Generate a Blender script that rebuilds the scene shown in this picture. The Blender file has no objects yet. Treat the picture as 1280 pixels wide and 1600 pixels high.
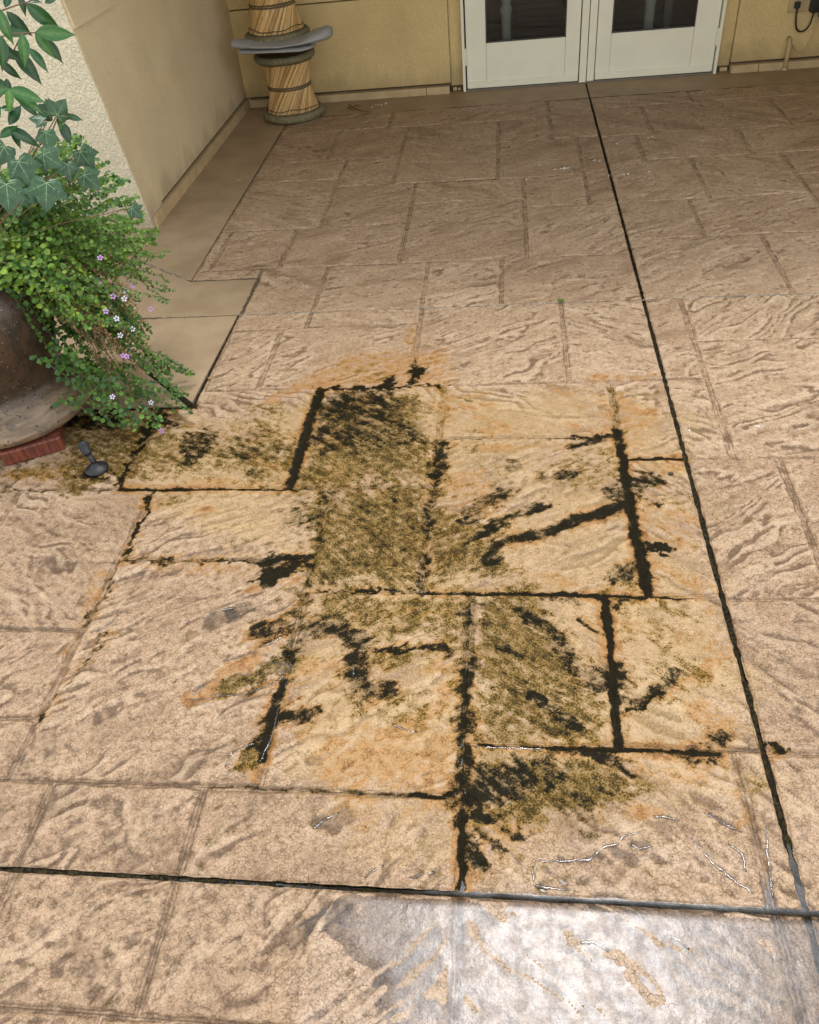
import bpy, bmesh, math, random
import numpy as np
from mathutils import Vector, Matrix
random.seed(7)
rng = np.random.default_rng(7)
sc = bpy.context.scene
R = math.radians

# ------------------------------------------------------------------ camera
F_PX, CAM_H = 1227.55, 1.6
PIT, ROL, YAW = R(42.4296), R(-6.9003), R(-9.7345)
def cam_axes():
    cy, sy, cp, sp = math.cos(YAW), math.sin(YAW), math.cos(PIT), math.sin(PIT)
    f = Vector((sy*cp, cy*cp, -sp)); r = Vector((cy, -sy, 0)); u = r.cross(f)
    cr, sr = math.cos(ROL), math.sin(ROL)
    return cr*r + sr*u, -sr*r + cr*u, -f
AX = cam_axes()
cam = bpy.data.cameras.new('camera'); co = bpy.data.objects.new('camera', cam)
sc.collection.objects.link(co); sc.camera = co
co.matrix_world = Matrix(((AX[0].x, AX[1].x, AX[2].x, 0), (AX[0].y, AX[1].y, AX[2].y, 0), (AX[0].z, AX[1].z, AX[2].z, CAM_H), (0, 0, 0, 1)))
cam.sensor_fit = 'VERTICAL'; cam.sensor_height = 24; cam.sensor_width = 36
cam.lens = 24*F_PX/1600; cam.clip_end = 500; cam.clip_start = 0.05
# ------------------------------------------------------------------ light
SUN_EL, SUN_AZ = R(71.5), R(12)
w = bpy.data.worlds.new('World'); sc.world = w; w.use_nodes = True
nt = w.node_tree; bg = nt.nodes['Background']
sky = nt.nodes.new('ShaderNodeTexSky'); sky.sky_type = 'NISHITA'; sky.sun_disc = False
sky.sun_elevation = SUN_EL; sky.sun_rotation = SUN_AZ; sky.air_density = 2.2; sky.dust_density = 0.4; sky.ozone_density = 1.0
hs = nt.nodes.new('ShaderNodeHueSaturation'); hs.inputs['Saturation'].default_value = 0.18
nt.links.new(sky.outputs[0], hs.inputs['Color']); nt.links.new(hs.outputs[0], bg.inputs[0]); bg.inputs[1].default_value = 0.15
sl = bpy.data.lights.new('sun', 'SUN'); so = bpy.data.objects.new('sun', sl); sc.collection.objects.link(so)
sl.energy = 1.0; sl.angle = R(19); sl.color = (1.0, 0.98, 0.98)
sd = Vector((math.cos(SUN_EL)*math.sin(SUN_AZ), math.cos(SUN_EL)*math.cos(SUN_AZ), math.sin(SUN_EL)))
so.rotation_euler = sd.to_track_quat('Z', 'Y').to_euler()
sc.view_settings.view_transform = 'Standard'; sc.view_settings.look = 'None'
sc.view_settings.gamma = 1; sc.view_settings.use_curve_mapping = False
sc.view_settings.exposure = 1.00

# ------------------------------------------------------------------ helpers
def ray(x, y): return AX[0]*(x-640) + AX[1]*(800-y) - AX[2]*F_PX
def G(x, y, z=0.0):
    d = ray(x, y); t = (z-CAM_H)/d.z; return (t*d.x, t*d.y)
def at(x, y, Y):
    d = ray(x, y); t = Y/d.y; return Vector((t*d.x, t*d.y, t*d.z+CAM_H))
def link(o, parent=None):
    sc.collection.objects.link(o)
    if parent is not None: o.parent = parent
    return o
def empty(name, loc=(0, 0, 0)):
    o = bpy.data.objects.new(name, None); o.location = loc; o.empty_display_size = 0.05; link(o); return o
def tag(o, label=None, cat=None, group=None, kind=None):
    if label: o['label'] = label
    if cat: o['category'] = cat
    if group: o['group'] = group
    if kind: o['kind'] = kind
    return o
def add_child(o, root):
    o.parent = root; o.matrix_parent_inverse = Matrix.Translation(-Vector(root.location)); return o
def mesh_from(name, V, F, mat=None, parent=None, smooth=True, attrs=None):
    me = bpy.data.meshes.new(name)
    V = np.asarray(V, dtype=np.float32)
    if isinstance(F, np.ndarray):
        n, k = F.shape
        me.vertices.add(len(V)); me.vertices.foreach_set('co', V.ravel())
        me.loops.add(n*k); me.loops.foreach_set('vertex_index', F.astype(np.int32).ravel())
        me.polygons.add(n); me.polygons.foreach_set('loop_start', np.arange(0, n*k, k, dtype=np.int32))
        me.polygons.foreach_set('loop_total', np.full(n, k, dtype=np.int32)); me.update(calc_edges=True)
    else:
        me.from_pydata([tuple(map(float, v)) for v in V], [], F); me.update()
    if smooth: me.polygons.foreach_set('use_smooth', np.ones(len(me.polygons), dtype=bool))
    if attrs:
        for k, (ty, a) in attrs.items():
            at_ = me.attributes.new(k, ty, 'POINT')
            at_.data.foreach_set('color' if ty == 'FLOAT_COLOR' else ('vector' if ty == 'FLOAT_VECTOR' else 'value'), np.asarray(a, dtype=np.float32).ravel())
    for m in (mat if isinstance(mat, (list, tuple)) else [mat]):
        if m: me.materials.append(m)
    o = bpy.data.objects.new(name, me); link(o)
    if parent is not None: add_child(o, parent)
    return o
class MB:
    """collects solid pieces that belong to one part"""
    def __init__(s): s.bm = bmesh.new()
    def box(s, a, b, bev=0.0):
        g = bmesh.ops.create_cube(s.bm, size=1)
        c = [(a[i]+b[i])/2 for i in range(3)]; d = [abs(b[i]-a[i]) for i in range(3)]
        for v in g['verts']: v.co = Vector((c[0]+v.co.x*d[0], c[1]+v.co.y*d[1], c[2]+v.co.z*d[2]))
        if bev:
            es = list({e for v in g['verts'] for e in v.link_edges})
            bmesh.ops.bevel(s.bm, geom=es, offset=bev, segments=2, affect='EDGES', profile=0.5)
        return s
    def tube(s, pts, rad, n=8, cap=True):
        rings = []; pts = [Vector(p) for p in pts]
        rad = rad if isinstance(rad, (list, tuple)) else [rad]*len(pts)
        ref = None
        for i, p in enumerate(pts):
            d = (pts[min(i+1, len(pts)-1)]-pts[max(i-1, 0)]).normalized()
            if ref is None: ref = Vector((0, 0, 1)) if abs(d.z) < .9 else Vector((1, 0, 0))
            a = d.cross(ref).normalized(); b = d.cross(a).normalized(); ref = -b if False else ref
            rr = rad[i] if isinstance(rad[i], tuple) else (rad[i], rad[i])
            rings.append([s.bm.verts.new(p + a*(math.cos(2*math.pi*k/n)*rr[0]) + b*(math.sin(2*math.pi*k/n)*rr[1])) for k in range(n)])
        for A, B in zip(rings, rings[1:]):
            for k in range(n): s.bm.faces.new((A[k], A[(k+1) % n], B[(k+1) % n], B[k]))
        if cap: s.bm.faces.new(rings[0][::-1]); s.bm.faces.new(rings[-1])
        return s
    def lathe(s, prof, c=(0, 0, 0), n=48, wob=0.0):
        rings = []
        for r, z in prof:
            rings.append([s.bm.verts.new((c[0]+r*math.cos(2*math.pi*k/n), c[1]+r*math.sin(2*math.pi*k/n), c[2]+z)) for k in range(n)])
        for A, B in zip(rings, rings[1:]):
            for k in range(n): s.bm.faces.new((A[k], A[(k+1) % n], B[(k+1) % n], B[k]))
        return s
    def build(s, name, mat, parent=None, smooth=False, auto=None):
        bmesh.ops.recalc_face_normals(s.bm, faces=s.bm.faces[:])
        me = bpy.data.meshes.new(name); s.bm.to_mesh(me); s.bm.free()
        if smooth: me.polygons.foreach_set('use_smooth', np.ones(len(me.polygons), dtype=bool))
        for m in (mat if isinstance(mat, (list, tuple)) else [mat]): me.materials.append(m)
        o = bpy.data.objects.new(name, me); link(o)
        if parent is not None: add_child(o, parent)
        return o

# numpy noise
PT = rng.permutation(256); PT = np.concatenate([PT, PT]); RV = rng.random(256)
def vn(x, y, s=0):
    xi = np.floor(x).astype(int); yi = np.floor(y).astype(int); fx = x-xi; fy = y-yi
    fx = fx*fx*fx*(fx*(fx*6-15)+10); fy = fy*fy*fy*(fy*(fy*6-15)+10)
    def h(a, b): return RV[PT[(PT[(a+s*37) & 255]+b) & 255]]
    return (h(xi, yi)*(1-fx)+h(xi+1, yi)*fx)*(1-fy)+(h(xi, yi+1)*(1-fx)+h(xi+1, yi+1)*fx)*fy
def fbm(x, y, o=4, s=0, g=0.5):
    r = 0; a = 1; t = 0
    for i in range(o):
        r = r+a*vn(x, y, s+i*5); t += a; a *= g; x = x*2.03+11.7; y = y*2.03+5.3
    return r/t
def ss(a, b, x):
    t = np.clip((x-a)/(b-a), 0, 1); return t*t*(3-2*t)

# ------------------------------------------------------------------ materials
class NG:
    def __init__(s, name):
        s.m = bpy.data.materials.new(name); s.m.use_nodes = True; s.t = s.m.node_tree
        s.b = s.t.nodes['Principled BSDF']; s.out = s.t.nodes['Material Output']
    def n(s, ty, **k):
        x = s.t.nodes.new(ty)
        for a, v in k.items():
            if a.startswith('i_'):
                key = a[2:]; key = int(key) if key.isdigit() else key.replace('_', ' ')
                s.set(x.inputs[key], v)
            else: setattr(x, a, v)
        return x
    def set(s, inp, v):
        if hasattr(v, 'is_output') or isinstance(v, bpy.types.NodeSocket): s.t.links.new(v, inp)
        else:
            if isinstance(v, (tuple, list)) and len(v) == 3 and inp.type == 'RGBA': v = (*v, 1)
            inp.default_value = v
    def math(s, op, a, b=0.0, c=None, clamp=False):
        x = s.n('ShaderNodeMath', operation=op, use_clamp=clamp); s.set(x.inputs[0], a); s.set(x.inputs[1], b)
        if c is not None: s.set(x.inputs[2], c)
        return x.outputs[0]
    def step(s, v, lo, hi, a=0.0, b=1.0):
        x = s.n('ShaderNodeMapRange', interpolation_type='SMOOTHSTEP'); s.set(x.inputs[0], v)
        for i, q in enumerate((lo, hi, a, b)): x.inputs[i+1].default_value = q
        return x.outputs[0]
    def mix(s, f, a, b, mode='MIX'):
        x = s.n('ShaderNodeMix', data_type='RGBA', blend_type=mode)
        s.set(x.inputs[0], f); s.set(x.inputs[6], a); s.set(x.inputs[7], b); return x.outputs[2]
    def noise(s, vec, scale, detail=3, rough=0.55, dist=0.0):
        x = s.n('ShaderNodeTexNoise'); x.inputs['Scale'].default_value = scale; x.inputs['Detail'].default_value = detail
        x.inputs['Roughness'].default_value = rough; x.inputs['Distortion'].default_value = dist
        if vec is not None: s.t.links.new(vec, x.inputs['Vector'])
        return x.outputs[0]
    def pos(s): return s.n('ShaderNodeNewGeometry').outputs['Position']
    def attr(s, name): return s.n('ShaderNodeAttribute', attribute_name=name)
    def scale(s, vec, v):
        x = s.n('ShaderNodeVectorMath', operation='MULTIPLY'); s.t.links.new(vec, x.inputs[0]); x.inputs[1].default_value = v; return x.outputs[0]
    def bump(s, h, dist=0.001, strength=1.0, normal=None):
        x = s.n('ShaderNodeBump'); s.set(x.inputs['Height'], h); x.inputs['Distance'].default_value = dist; x.inputs['Strength'].default_value = strength
        if normal is not None: s.t.links.new(normal, x.inputs['Normal'])
        return x.outputs[0]
    def fin(s, col=None, rough=None, normal=None, **k):
        if col is not None: s.set(s.b.inputs['Base Color'], col)
        if rough is not None: s.set(s.b.inputs['Roughness'], rough)
        if normal is not None: s.set(s.b.inputs['Normal'], normal)
        for a, v in k.items(): s.set(s.b.inputs[a.replace('_', ' ')], v)
        return s.m
def simple(name, col, rough=0.5, var=0.12, scale=30, bump=0.0, bscale=200, **k):
    g = NG(name); p = g.pos(); n = g.noise(p, scale, 4)
    c = g.mix(g.step(n, .3, .7), tuple(x*(1-var) for x in col), tuple(min(1, x*(1+var)) for x in col))
    nb = g.bump(g.noise(p, bscale, 3), bump) if bump else None
    return g.fin(c, rough, nb, **k)

def n4_(g, P): return g.noise(P, 13, 3)
def stone_material():
    g = NG('stamped_concrete'); P = g.pos(); A = g.attr('sta'); B = g.attr('stb'); U = g.attr('grain').outputs['Vector']
    sa = g.n('ShaderNodeSeparateColor'); g.t.links.new(A.outputs['Color'], sa.inputs[0])
    sb = g.n('ShaderNodeSeparateColor'); g.t.links.new(B.outputs['Color'], sb.inputs[0])
    blk, moss, rust, ochre = sa.outputs[0], sa.outputs[1], sa.outputs[2], A.outputs['Alpha']
    dirt, wet, cav, near = sb.outputs[0], sb.outputs[1], sb.outputs[2], B.outputs['Alpha']
    n1 = g.noise(P, 9, 5, .6); n2 = g.noise(P, 42, 5, .6); n3 = g.noise(P, 230, 3, .6)
    gr = g.noise(g.scale(U, (9, 40, 1)), 1.0, 6, .65, .6)
    gr2 = g.noise(g.scale(U, (40, 170, 1)), 1.0, 3, .6)
    c = g.mix(g.step(n1, .3, .7), (.335, .218, .125), (.46, .315, .195))
    c = g.mix(g.math('MULTIPLY', g.step(gr, .46, .64), .45), c, (.56, .41, .26))
    c = g.mix(g.math('MULTIPLY', g.step(gr2, .52, .70), .22), c, (.20, .115, .065))
    c = g.mix(g.math('MULTIPLY', g.step(n2, .54, .70), .38), c, (.22, .135, .08))
    c = g.mix(g.math('MULTIPLY', g.step(n3, .50, .62), .44), c, (.68, .51, .35))
    c = g.mix(g.math('MULTIPLY', g.step(n3, .47, .37), .46), c, (.16, .092, .048))
    n4 = g.noise(P, 75, 4, .7)
    c = g.mix(g.math('MULTIPLY', g.step(n4, .54, .64), .52), c, (.16, .095, .050)); c = g.mix(g.math('MULTIPLY', g.step(n4, .45, .36), .36), c, (.66, .50, .35))
    sx = g.n('ShaderNodeSeparateXYZ'); g.t.links.new(U, sx.inputs[0]); wn = g.n('ShaderNodeTexWhiteNoise', noise_dimensions='1D'); g.t.links.new(sx.outputs[2], wn.inputs['W'])
    c = g.mix(g.math('MULTIPLY', g.step(wn.outputs['Value'], .0, 1.0), .42), c, (.72, .66, .62), 'MULTIPLY')
    n5 = g.noise(g.scale(U, (3.2, 8, 1)), 1.0, 5, .65, .5); c = g.mix(g.math('MULTIPLY', g.step(n5, .52, .66), .55), c, (.205, .125, .066)); c = g.mix(g.math('MULTIPLY', g.step(n5, .46, .36), .25), c, (.60, .45, .31))
    cl = g.math('ABSOLUTE', g.math('SUBTRACT', g.noise(g.scale(U, (5, 17, 1)), 1.0, 4, .6, .8), .5))
    cl = g.math('MULTIPLY', g.step(cl, .012, .0), g.step(n4_(g, P), .46, .56)); c = g.mix(g.math('MULTIPLY', cl, .55), c, (.10, .055, .028))
    # grains of sand showing in the cement
    sp = g.n('ShaderNodeTexVoronoi', feature='F1'); sp.inputs['Scale'].default_value = 420; g.t.links.new(P, sp.inputs['Vector'])
    c = g.mix(g.math('MULTIPLY', g.step(sp.outputs['Distance'], .30, .12), g.step(n2, .45, .62, .0, .45)), c, (.13, .08, .05))
    # antiquing powder held in the low spots
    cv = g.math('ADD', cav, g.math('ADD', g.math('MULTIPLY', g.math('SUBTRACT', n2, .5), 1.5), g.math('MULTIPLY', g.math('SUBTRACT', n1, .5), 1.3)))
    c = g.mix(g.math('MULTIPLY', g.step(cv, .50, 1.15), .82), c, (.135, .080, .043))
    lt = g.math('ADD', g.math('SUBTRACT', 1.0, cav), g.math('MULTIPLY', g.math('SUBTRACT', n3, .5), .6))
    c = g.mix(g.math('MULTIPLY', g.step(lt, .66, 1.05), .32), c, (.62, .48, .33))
    # crazing
    vo = g.n('ShaderNodeTexVoronoi', feature='DISTANCE_TO_EDGE'); vo.inputs['Scale'].default_value = 95
    wv = g.n('ShaderNodeVectorMath', operation='ADD'); g.t.links.new(P, wv.inputs[0])
    nz = g.n('ShaderNodeTexNoise'); nz.inputs['Scale'].default_value = 60; nz.inputs['Detail'].default_value = 3; g.t.links.new(P, nz.inputs['Vector'])
    g.t.links.new(g.scale(nz.outputs['Color'], (.018, .018, 0)), wv.inputs[1]); g.t.links.new(wv.outputs[0], vo.inputs['Vector'])
    crack = g.math('MULTIPLY', g.step(vo.outputs[0], .055, .0), g.math('MULTIPLY', g.step(n2, .40, .60), near))
    c = g.mix(g.math('MULTIPLY', crack, .30), c, (.11, .065, .04))
    c = g.mix(g.math('MULTIPLY', g.math('MINIMUM', wet, 1.0), .40), c, (.66, .55, .42), 'MULTIPLY')
    # stains: iron, algae, mould
    ctr = lambda x: g.math('SUBTRACT', x, .5)
    nz1 = g.math('ADD', g.math('MULTIPLY', ctr(gr), 1.7), g.math('ADD', g.math('MULTIPLY', ctr(n2), 1.5), g.math('MULTIPLY', ctr(n3), 1.3)))
    oc = g.step(g.math('ADD', ochre, g.math('MULTIPLY', nz1, .5)), .05, .6)
    c = g.mix(g.math('MULTIPLY', oc, .46), c, (.48, .315, .125))
    rs = g.step(g.math('ADD', g.math('MULTIPLY', rust, 1.2), nz1), .36, .85)
    c = g.mix(g.math('MULTIPLY', rs, .72), c, (.36, .172, .040))
    rs2 = g.math('MULTIPLY', g.step(g.math('ADD', rust, g.math('MULTIPLY', nz1, 1.2)), .80, 1.05), .7)
    c = g.mix(rs2, c, (.20, .072, .016))
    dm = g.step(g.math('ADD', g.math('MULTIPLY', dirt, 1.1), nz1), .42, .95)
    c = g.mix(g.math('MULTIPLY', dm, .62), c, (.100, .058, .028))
    mm = g.step(g.math('ADD', moss, nz1), .30, .72)
    c = g.mix(g.math('MULTIPLY', mm, .74), c, (.200, .122, .022))
    spk = g.math('ADD', g.math('MULTIPLY', moss, .62), g.math('ADD', g.math('MULTIPLY', ctr(n3), 1.6), g.math('ADD', g.math('MULTIPLY', ctr(gr), 1.2), g.math('MULTIPLY', ctr(n2), 1.0))))
    c = g.mix(g.math('MULTIPLY', g.step(spk, .40, .62), .88), c, (.030, .020, .006))
    bm_ = g.math('ADD', g.math('MULTIPLY', blk, 1.25), nz1)
    halo = g.step(bm_, .24, .66)
    c = g.mix(g.math('MULTIPLY', halo, .62), c, (.105, .066, .018))
    bk = g.step(bm_, .50, .92)
    c = g.mix(g.math('MULTIPLY', bk, .97), c, (.009, .008, .004))
    # roughness
    film = g.step(wet, 1.05, 1.9)
    r = g.math('SUBTRACT', g.step(n2, .3, .7, .50, .68), g.math('MULTIPLY', g.math('MINIMUM', wet, 1.0), .30)); r = g.math('MULTIPLY', r, g.step(film, 0, 1, 1, .82))
    r = g.math('ADD', r, g.math('MULTIPLY', bk, .12), clamp=True)
    h = g.math('ADD', g.math('MULTIPLY', gr, .9), g.math('ADD', g.math('MULTIPLY', gr2, .35), g.math('MULTIPLY', n3, .5)))
    h = g.math('ADD', h, g.math('ADD', g.math('MULTIPLY', n2, 1.0), g.math('MULTIPLY', n4, .55)))
    h = g.math('SUBTRACT', h, g.math('MULTIPLY', crack, .28))
    h = g.math('SUBTRACT', h, g.math('MULTIPLY', bk, .15))
    nb = g.bump(h, .0042, 1.0)
    g.set(g.b.inputs['Specular IOR Level'], g.math('MULTIPLY', g.math('ADD', g.math('ADD', .20, g.math('MULTIPLY', g.math('MINIMUM', wet, 1.0), .22)), g.math('MULTIPLY', film, .5)), g.math('SUBTRACT', 1.0, g.math('MULTIPLY', g.math('MAXIMUM', halo, mm), .85))))
    return g.fin(c, r, nb, IOR=1.5)
M_STONE = stone_material()

def water_material(name, rough, ior):
    g = NG(name); g.t.nodes.remove(g.b)
    P = g.pos(); n = g.noise(P, 13, 4, .55, .4); n2 = g.noise(P, 150, 3, .6)
    nb = g.bump(g.math('ADD', n, g.math('MULTIPLY', n2, .14)), .0015, 1.0)
    gl = g.n('ShaderNodeBsdfGlossy'); g.set(gl.inputs['Roughness'], g.step(g.noise(P, 32, 5, .65), .35, .65, rough*.75, rough*1.35)); g.t.links.new(nb, gl.inputs['Normal'])
    tr = g.n('ShaderNodeBsdfTransparent'); tr.inputs[0].default_value = (.86, .86, .86, 1)
    fr = g.n('ShaderNodeFresnel'); fr.inputs[0].default_value = ior; g.t.links.new(nb, fr.inputs['Normal'])
    mx = g.n('ShaderNodeMixShader'); g.t.links.new(fr.outputs[0], mx.inputs[0])
    g.t.links.new(tr.outputs[0], mx.inputs[1]); g.t.links.new(gl.outputs[0], mx.inputs[2]); g.t.links.new(mx.outputs[0], g.out.inputs[0])
    return g.m
M_WATER = water_material('water', .24, 1.54); M_RIM = water_material('water_bead', .07, 1.7)
def slab_material():
    g = NG('plain_concrete'); P = g.pos(); n1 = g.noise(P, 5, 5, .6); n2 = g.noise(P, 40, 4, .6); n3 = g.noise(P, 260, 2)
    c = g.mix(g.step(n1, .3, .7), (.285, .195, .108), (.375, .268, .158))
    c = g.mix(g.math('MULTIPLY', g.step(n2, .5, .7), .3), c, (.24, .165, .09))
    c = g.mix(g.math('MULTIPLY', g.step(n3, .6, .75), .3), c, (.45, .36, .25))
    return g.fin(c, .62, g.bump(g.math('ADD', n2, g.math('MULTIPLY', n3, .3)), .0015))
M_SLAB = slab_material()
def dirt_material(name, a, b, rough=.6):
    g = NG(name); P = g.pos(); n = g.noise(P, 120, 4, .65); n1 = g.noise(P, 17, 3)
    c = g.mix(g.step(n, .4, .65), a, b); c = g.mix(g.math('MULTIPLY', g.step(n1, .5, .65), .5), c, a)
    return g.fin(c, rough, g.bump(n, .004))
M_JDARK = dirt_material('joint_moss', (.008, .007, .004), (.050, .036, .012), .85)
M_JDARK.node_tree.nodes['Principled BSDF'].inputs['Specular IOR Level'].default_value = .15
M_JMID = dirt_material('joint_dirt', (.045, .032, .02), (.15, .105, .06))
M_JPALE = dirt_material('joint_pale', (.16, .12, .075), (.42, .35, .26))
def stucco(name, col, sc_, amp, col2=None):
    g = NG(name); P = g.pos(); n = g.noise(P, sc_, 3, .55, .3); n1 = g.noise(P, 2.5, 4, .6); n3 = g.noise(P, sc_*2.6, 2)
    c = g.mix(g.step(n1, .3, .7), tuple(x*.92 for x in col), tuple(x*1.05 for x in col))
    c = g.mix(g.math('MULTIPLY', g.step(n, .55, .30), .35), c, tuple(x*.72 for x in col))
    sz = g.n('ShaderNodeSeparateXYZ'); g.t.links.new(P, sz.inputs[0]); n6 = g.noise(g.scale(P, (6, 6, 2)), 1.0, 5, .65)
    c = g.mix(g.math('MULTIPLY', g.step(n6, .50, .70), .10), c, tuple(x*.55 for x in col))
    c = g.mix(g.math('MULTIPLY', g.step(g.math('ADD', sz.outputs[2], g.math('MULTIPLY', n6, -.35)), .02, -.14), .45), c, (.30, .21, .11))
    return g.fin(c, .85, g.bump(g.math('ADD', g.step(n, .32, .62), g.math('MULTIPLY', n3, .35)), amp))
M_STUC = stucco('stucco', (.82, .67, .42), 150, .0022)
M_STUCB = stucco('stucco_back', (.80, .61, .29), 150, .0026)
M_STUCR = stucco('stucco_rough_lit', (.88, .80, .60), 85, .0045)  # same paint as the side wall, coloured paler for the light falling on it
M_WHITE = simple('door_paint', (.84, .82, .66), .38, .03, 6, .0002, 90)
M_PLINTH = simple('plinth_paint', (.50, .37, .20), .7, .12, 12, .001, 120)
M_BLACK = simple('black_plastic', (.012, .012, .013), .45, .2, 60, .0003, 300)
M_DARKIN = simple('interior_dark', (.22, .21, .19), .6, .2, 3)

# ------------------------------------------------------------------ stains, written as places on the ground
def S_(pts): return np.array([G(float(a), float(b)) for a, b in pts])
def parse(t): return [tuple(float(q) for q in p.split(',')) for p in t.split()]
STROKES = []   # channel, pts(world), halfwidth(world), strength, soft
def stroke(ch, w_, s_, t, soft=.5):
    if ch == K and soft == .5 and w_ >= 10: w_ *= 1.45; s_ *= .86
    if ch == K and soft > .6: w_ *= .85
    p = parse(t); W = S_(p); mx, my = np.mean([q[0] for q in p]), np.mean([q[1] for q in p])
    a = np.array(G(mx, my)); b = np.array(G(mx+1, my)); c = np.array(G(mx, my+1))
    k = math.sqrt(np.linalg.norm(a-b)*np.linalg.norm(a-c)); STROKES.append((ch, W, w_/2*k, s_, soft))
POLYS = []
def poly(ch, m_, s_, t):
    p = parse(t); W = S_(p); mx, my = np.mean([q[0] for q in p]), np.mean([q[1] for q in p])
    a = np.array(G(mx, my)); b = np.array(G(mx+1, my)); c = np.array(G(mx, my+1))
    k = math.sqrt(np.linalg.norm(a-b)*np.linalg.norm(a-c)); POLYS.append((ch, W, m_*k, s_))
K, MO, RU, OC, DI, WE = range(6)
def stains():
    # mould along the stamped joints
    stroke(K, 17, 1, '502,610 487,650 470,700 453,757', .7); stroke(K, 8, 1, '505,607 560,606 620,604')
    poly(K, 6, 1, '583,604 596,595 617,585 622,606 590,609'); poly(K, 6, .9, '636,602 641,575 648,557 653,570 665,575 663,585 648,590 644,603')
    stroke(K, 5, .8, '625,603 692,603'); stroke(K, 7, 1, '185,764 300,764 460,765', .7); stroke(K, 5, .55, '460,765 680,762')
    stroke(K, 20, .75, '500,650 540,622 600,612'); stroke(K, 16, .85, '488,690 530,655 590,622'); stroke(K, 14, .75, '505,705 555,665 610,640')
    stroke(K, 10, .7, '512,640 560,612'); stroke(K, 10, .75, '540,690 600,640 625,628'); stroke(K, 24, .62, '605,650 645,690'); stroke(K, 10, .6, '600,655 560,720')
    poly(K, 12, .56, '505,612 610,610 640,700 560,720 490,690'); poly(MO, 25, .8, '500,612 640,620 690,700 682,762 458,762 470,700')
    poly(K, 10, .68, '278,700 290,680 322,668 345,672 342,695 320,715 292,738 278,720'); stroke(K, 30, .55, '365,700 430,710 447,705'); stroke(K, 18, .6, '385,683 405,680')
    stroke(K, 12, .55, '395,735 410,735'); poly(MO, 25, .62, '200,680 260,672 450,650 470,700 440,757 200,757')
    stroke(K, 22, .85, '250,650 225,672'); stroke(K, 18, .72, '240,665 268,662'); stroke(K, 9, .8, '245,645 215,700 183,762'); stroke(K, 7, .85, '240,768 195,870')
    stroke(K, 6, .55, '190,877 130,983'); stroke(K, 6, .7, '195,877 420,876'); stroke(K, 11, 1, '410,877 482,873'); poly(K, 5, .95, '390,905 405,888 450,880 478,882 450,905 425,918 405,910')
    stroke(K, 34, .5, '470,800 495,825'); stroke(K, 14, .6, '512,770 487,880'); stroke(K, 12, .62, '487,880 468,960'); stroke(MO, 30, .6, '505,770 487,880 470,960 455,1050')
    stroke(K, 17, .62, '470,950 450,1050'); stroke(K, 17, 1, '445,1060 425,1120 408,1185', .7); poly(MO, 18, .85, '508,770 675,765 655,920 490,920')
    poly(K, 14, .36, '508,770 675,765 655,920 490,920'); stroke(K, 22, .55, '545,805 562,822'); stroke(K, 22, .5, '600,850 650,870'); stroke(K, 20, .5, '560,740 640,790')
    stroke(K, 13, .72, '690,690 680,760 658,921'); stroke(K, 16, 1, '684,728 680,745'); stroke(K, 20, .68, '727,812 750,792 780,775 790,762'); stroke(K, 11, .85, '733,845 770,822 850,790')
    stroke(K, 25, .98, '812,840 835,836 862,830 912,808 950,798 980,788', .65); stroke(K, 14, .8, '770,850 790,842 815,840'); poly(K, 8, .72, '745,875 760,860 780,845 787,880 765,886')
    stroke(K, 16, .62, '855,750 892,738'); stroke(K, 13, .55, '790,727 802,727'); stroke(K, 13, .72, '892,698 920,690 948,687'); stroke(K, 4, .5, '692,686 890,684'); stroke(K, 5, .8, '890,683 960,680')
    poly(MO, 25, .78, '662,800 700,790 760,830 800,860 800,922 662,922'); stroke(MO, 10, .6, '955,603 968,680'); stroke(MO, 10, .5, '695,606 686,690'); stroke(MO, 22, .5, '760,830 850,785')
    stroke(K, 16, 1.1, '964,672 973,715 984,790', .75); stroke(K, 19, 1.1, '984,790 998,855 1012,925', .75); stroke(K, 20, .85, '985,755 1020,752'); stroke(K, 9, .68, '990,770 1035,792'); stroke(K, 8, .55, '990,735 1020,738')
    stroke(K, 20, .7, '955,765 975,780'); poly(K, 4, .98, '1006,850 1024,844 1046,848 1053,860 1036,866 1010,862'); stroke(K, 20, .85, '990,885 968,900'); stroke(K, 8, .75, '966,900 952,912')
    stroke(K, 6, 1.1, '980,716 1068,716', .8); stroke(K, 7, .8, '490,923 650,925'); stroke(K, 7, .95, '650,926 820,928', .7); stroke(K, 9, 1.1, '820,928 1010,932', .7); stroke(K, 5, .7, '1010,932 1090,935')
    stroke(K, 16, 1.1, '943,933 952,990 958,1060 968,1168', .75); stroke(K, 28, .9, '955,1040 962,1062'); stroke(K, 6, .75, '904,968 925,985 945,992'); stroke(K, 8, .7, '958,945 978,938')
    stroke(K, 15, .72, '975,1098 1005,1098 1035,1075 1060,1050'); stroke(K, 6, .9, '978,1108 1005,1106 1028,1082'); stroke(K, 22, .74, '820,960 870,1000 905,1045 935,1075'); stroke(K, 18, .78, '825,1092 860,1110 905,1132')
    stroke(K, 14, .6, '760,990 830,1040 880,1090'); stroke(K, 10, .6, '850,935 900,940'); poly(MO, 25, .78, '742,935 850,935 905,1000 935,1080 950,1160 742,1160'); poly(K, 20, .30, '742,935 830,935 905,1020 950,1160 742,1160')
    stroke(K, 5, .75, '740,1164 860,1166'); stroke(K, 13, 1.1, '865,1168 980,1172 1120,1177', .7); stroke(K, 14, .9, '900,1172 950,1185 990,1212'); stroke(K, 11, .8, '1060,1178 1085,1190 1115,1186'); stroke(K, 12, .7, '1110,1160 1140,1152')
    stroke(K, 13, 1, '1208,1172 1218,1172'); stroke(K, 16, .62, '735,930 729,1050'); stroke(K, 18, .95, '728,1050 722,1240'); stroke(K, 17, 1.1, '722,1240 722,1385', .75)
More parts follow.
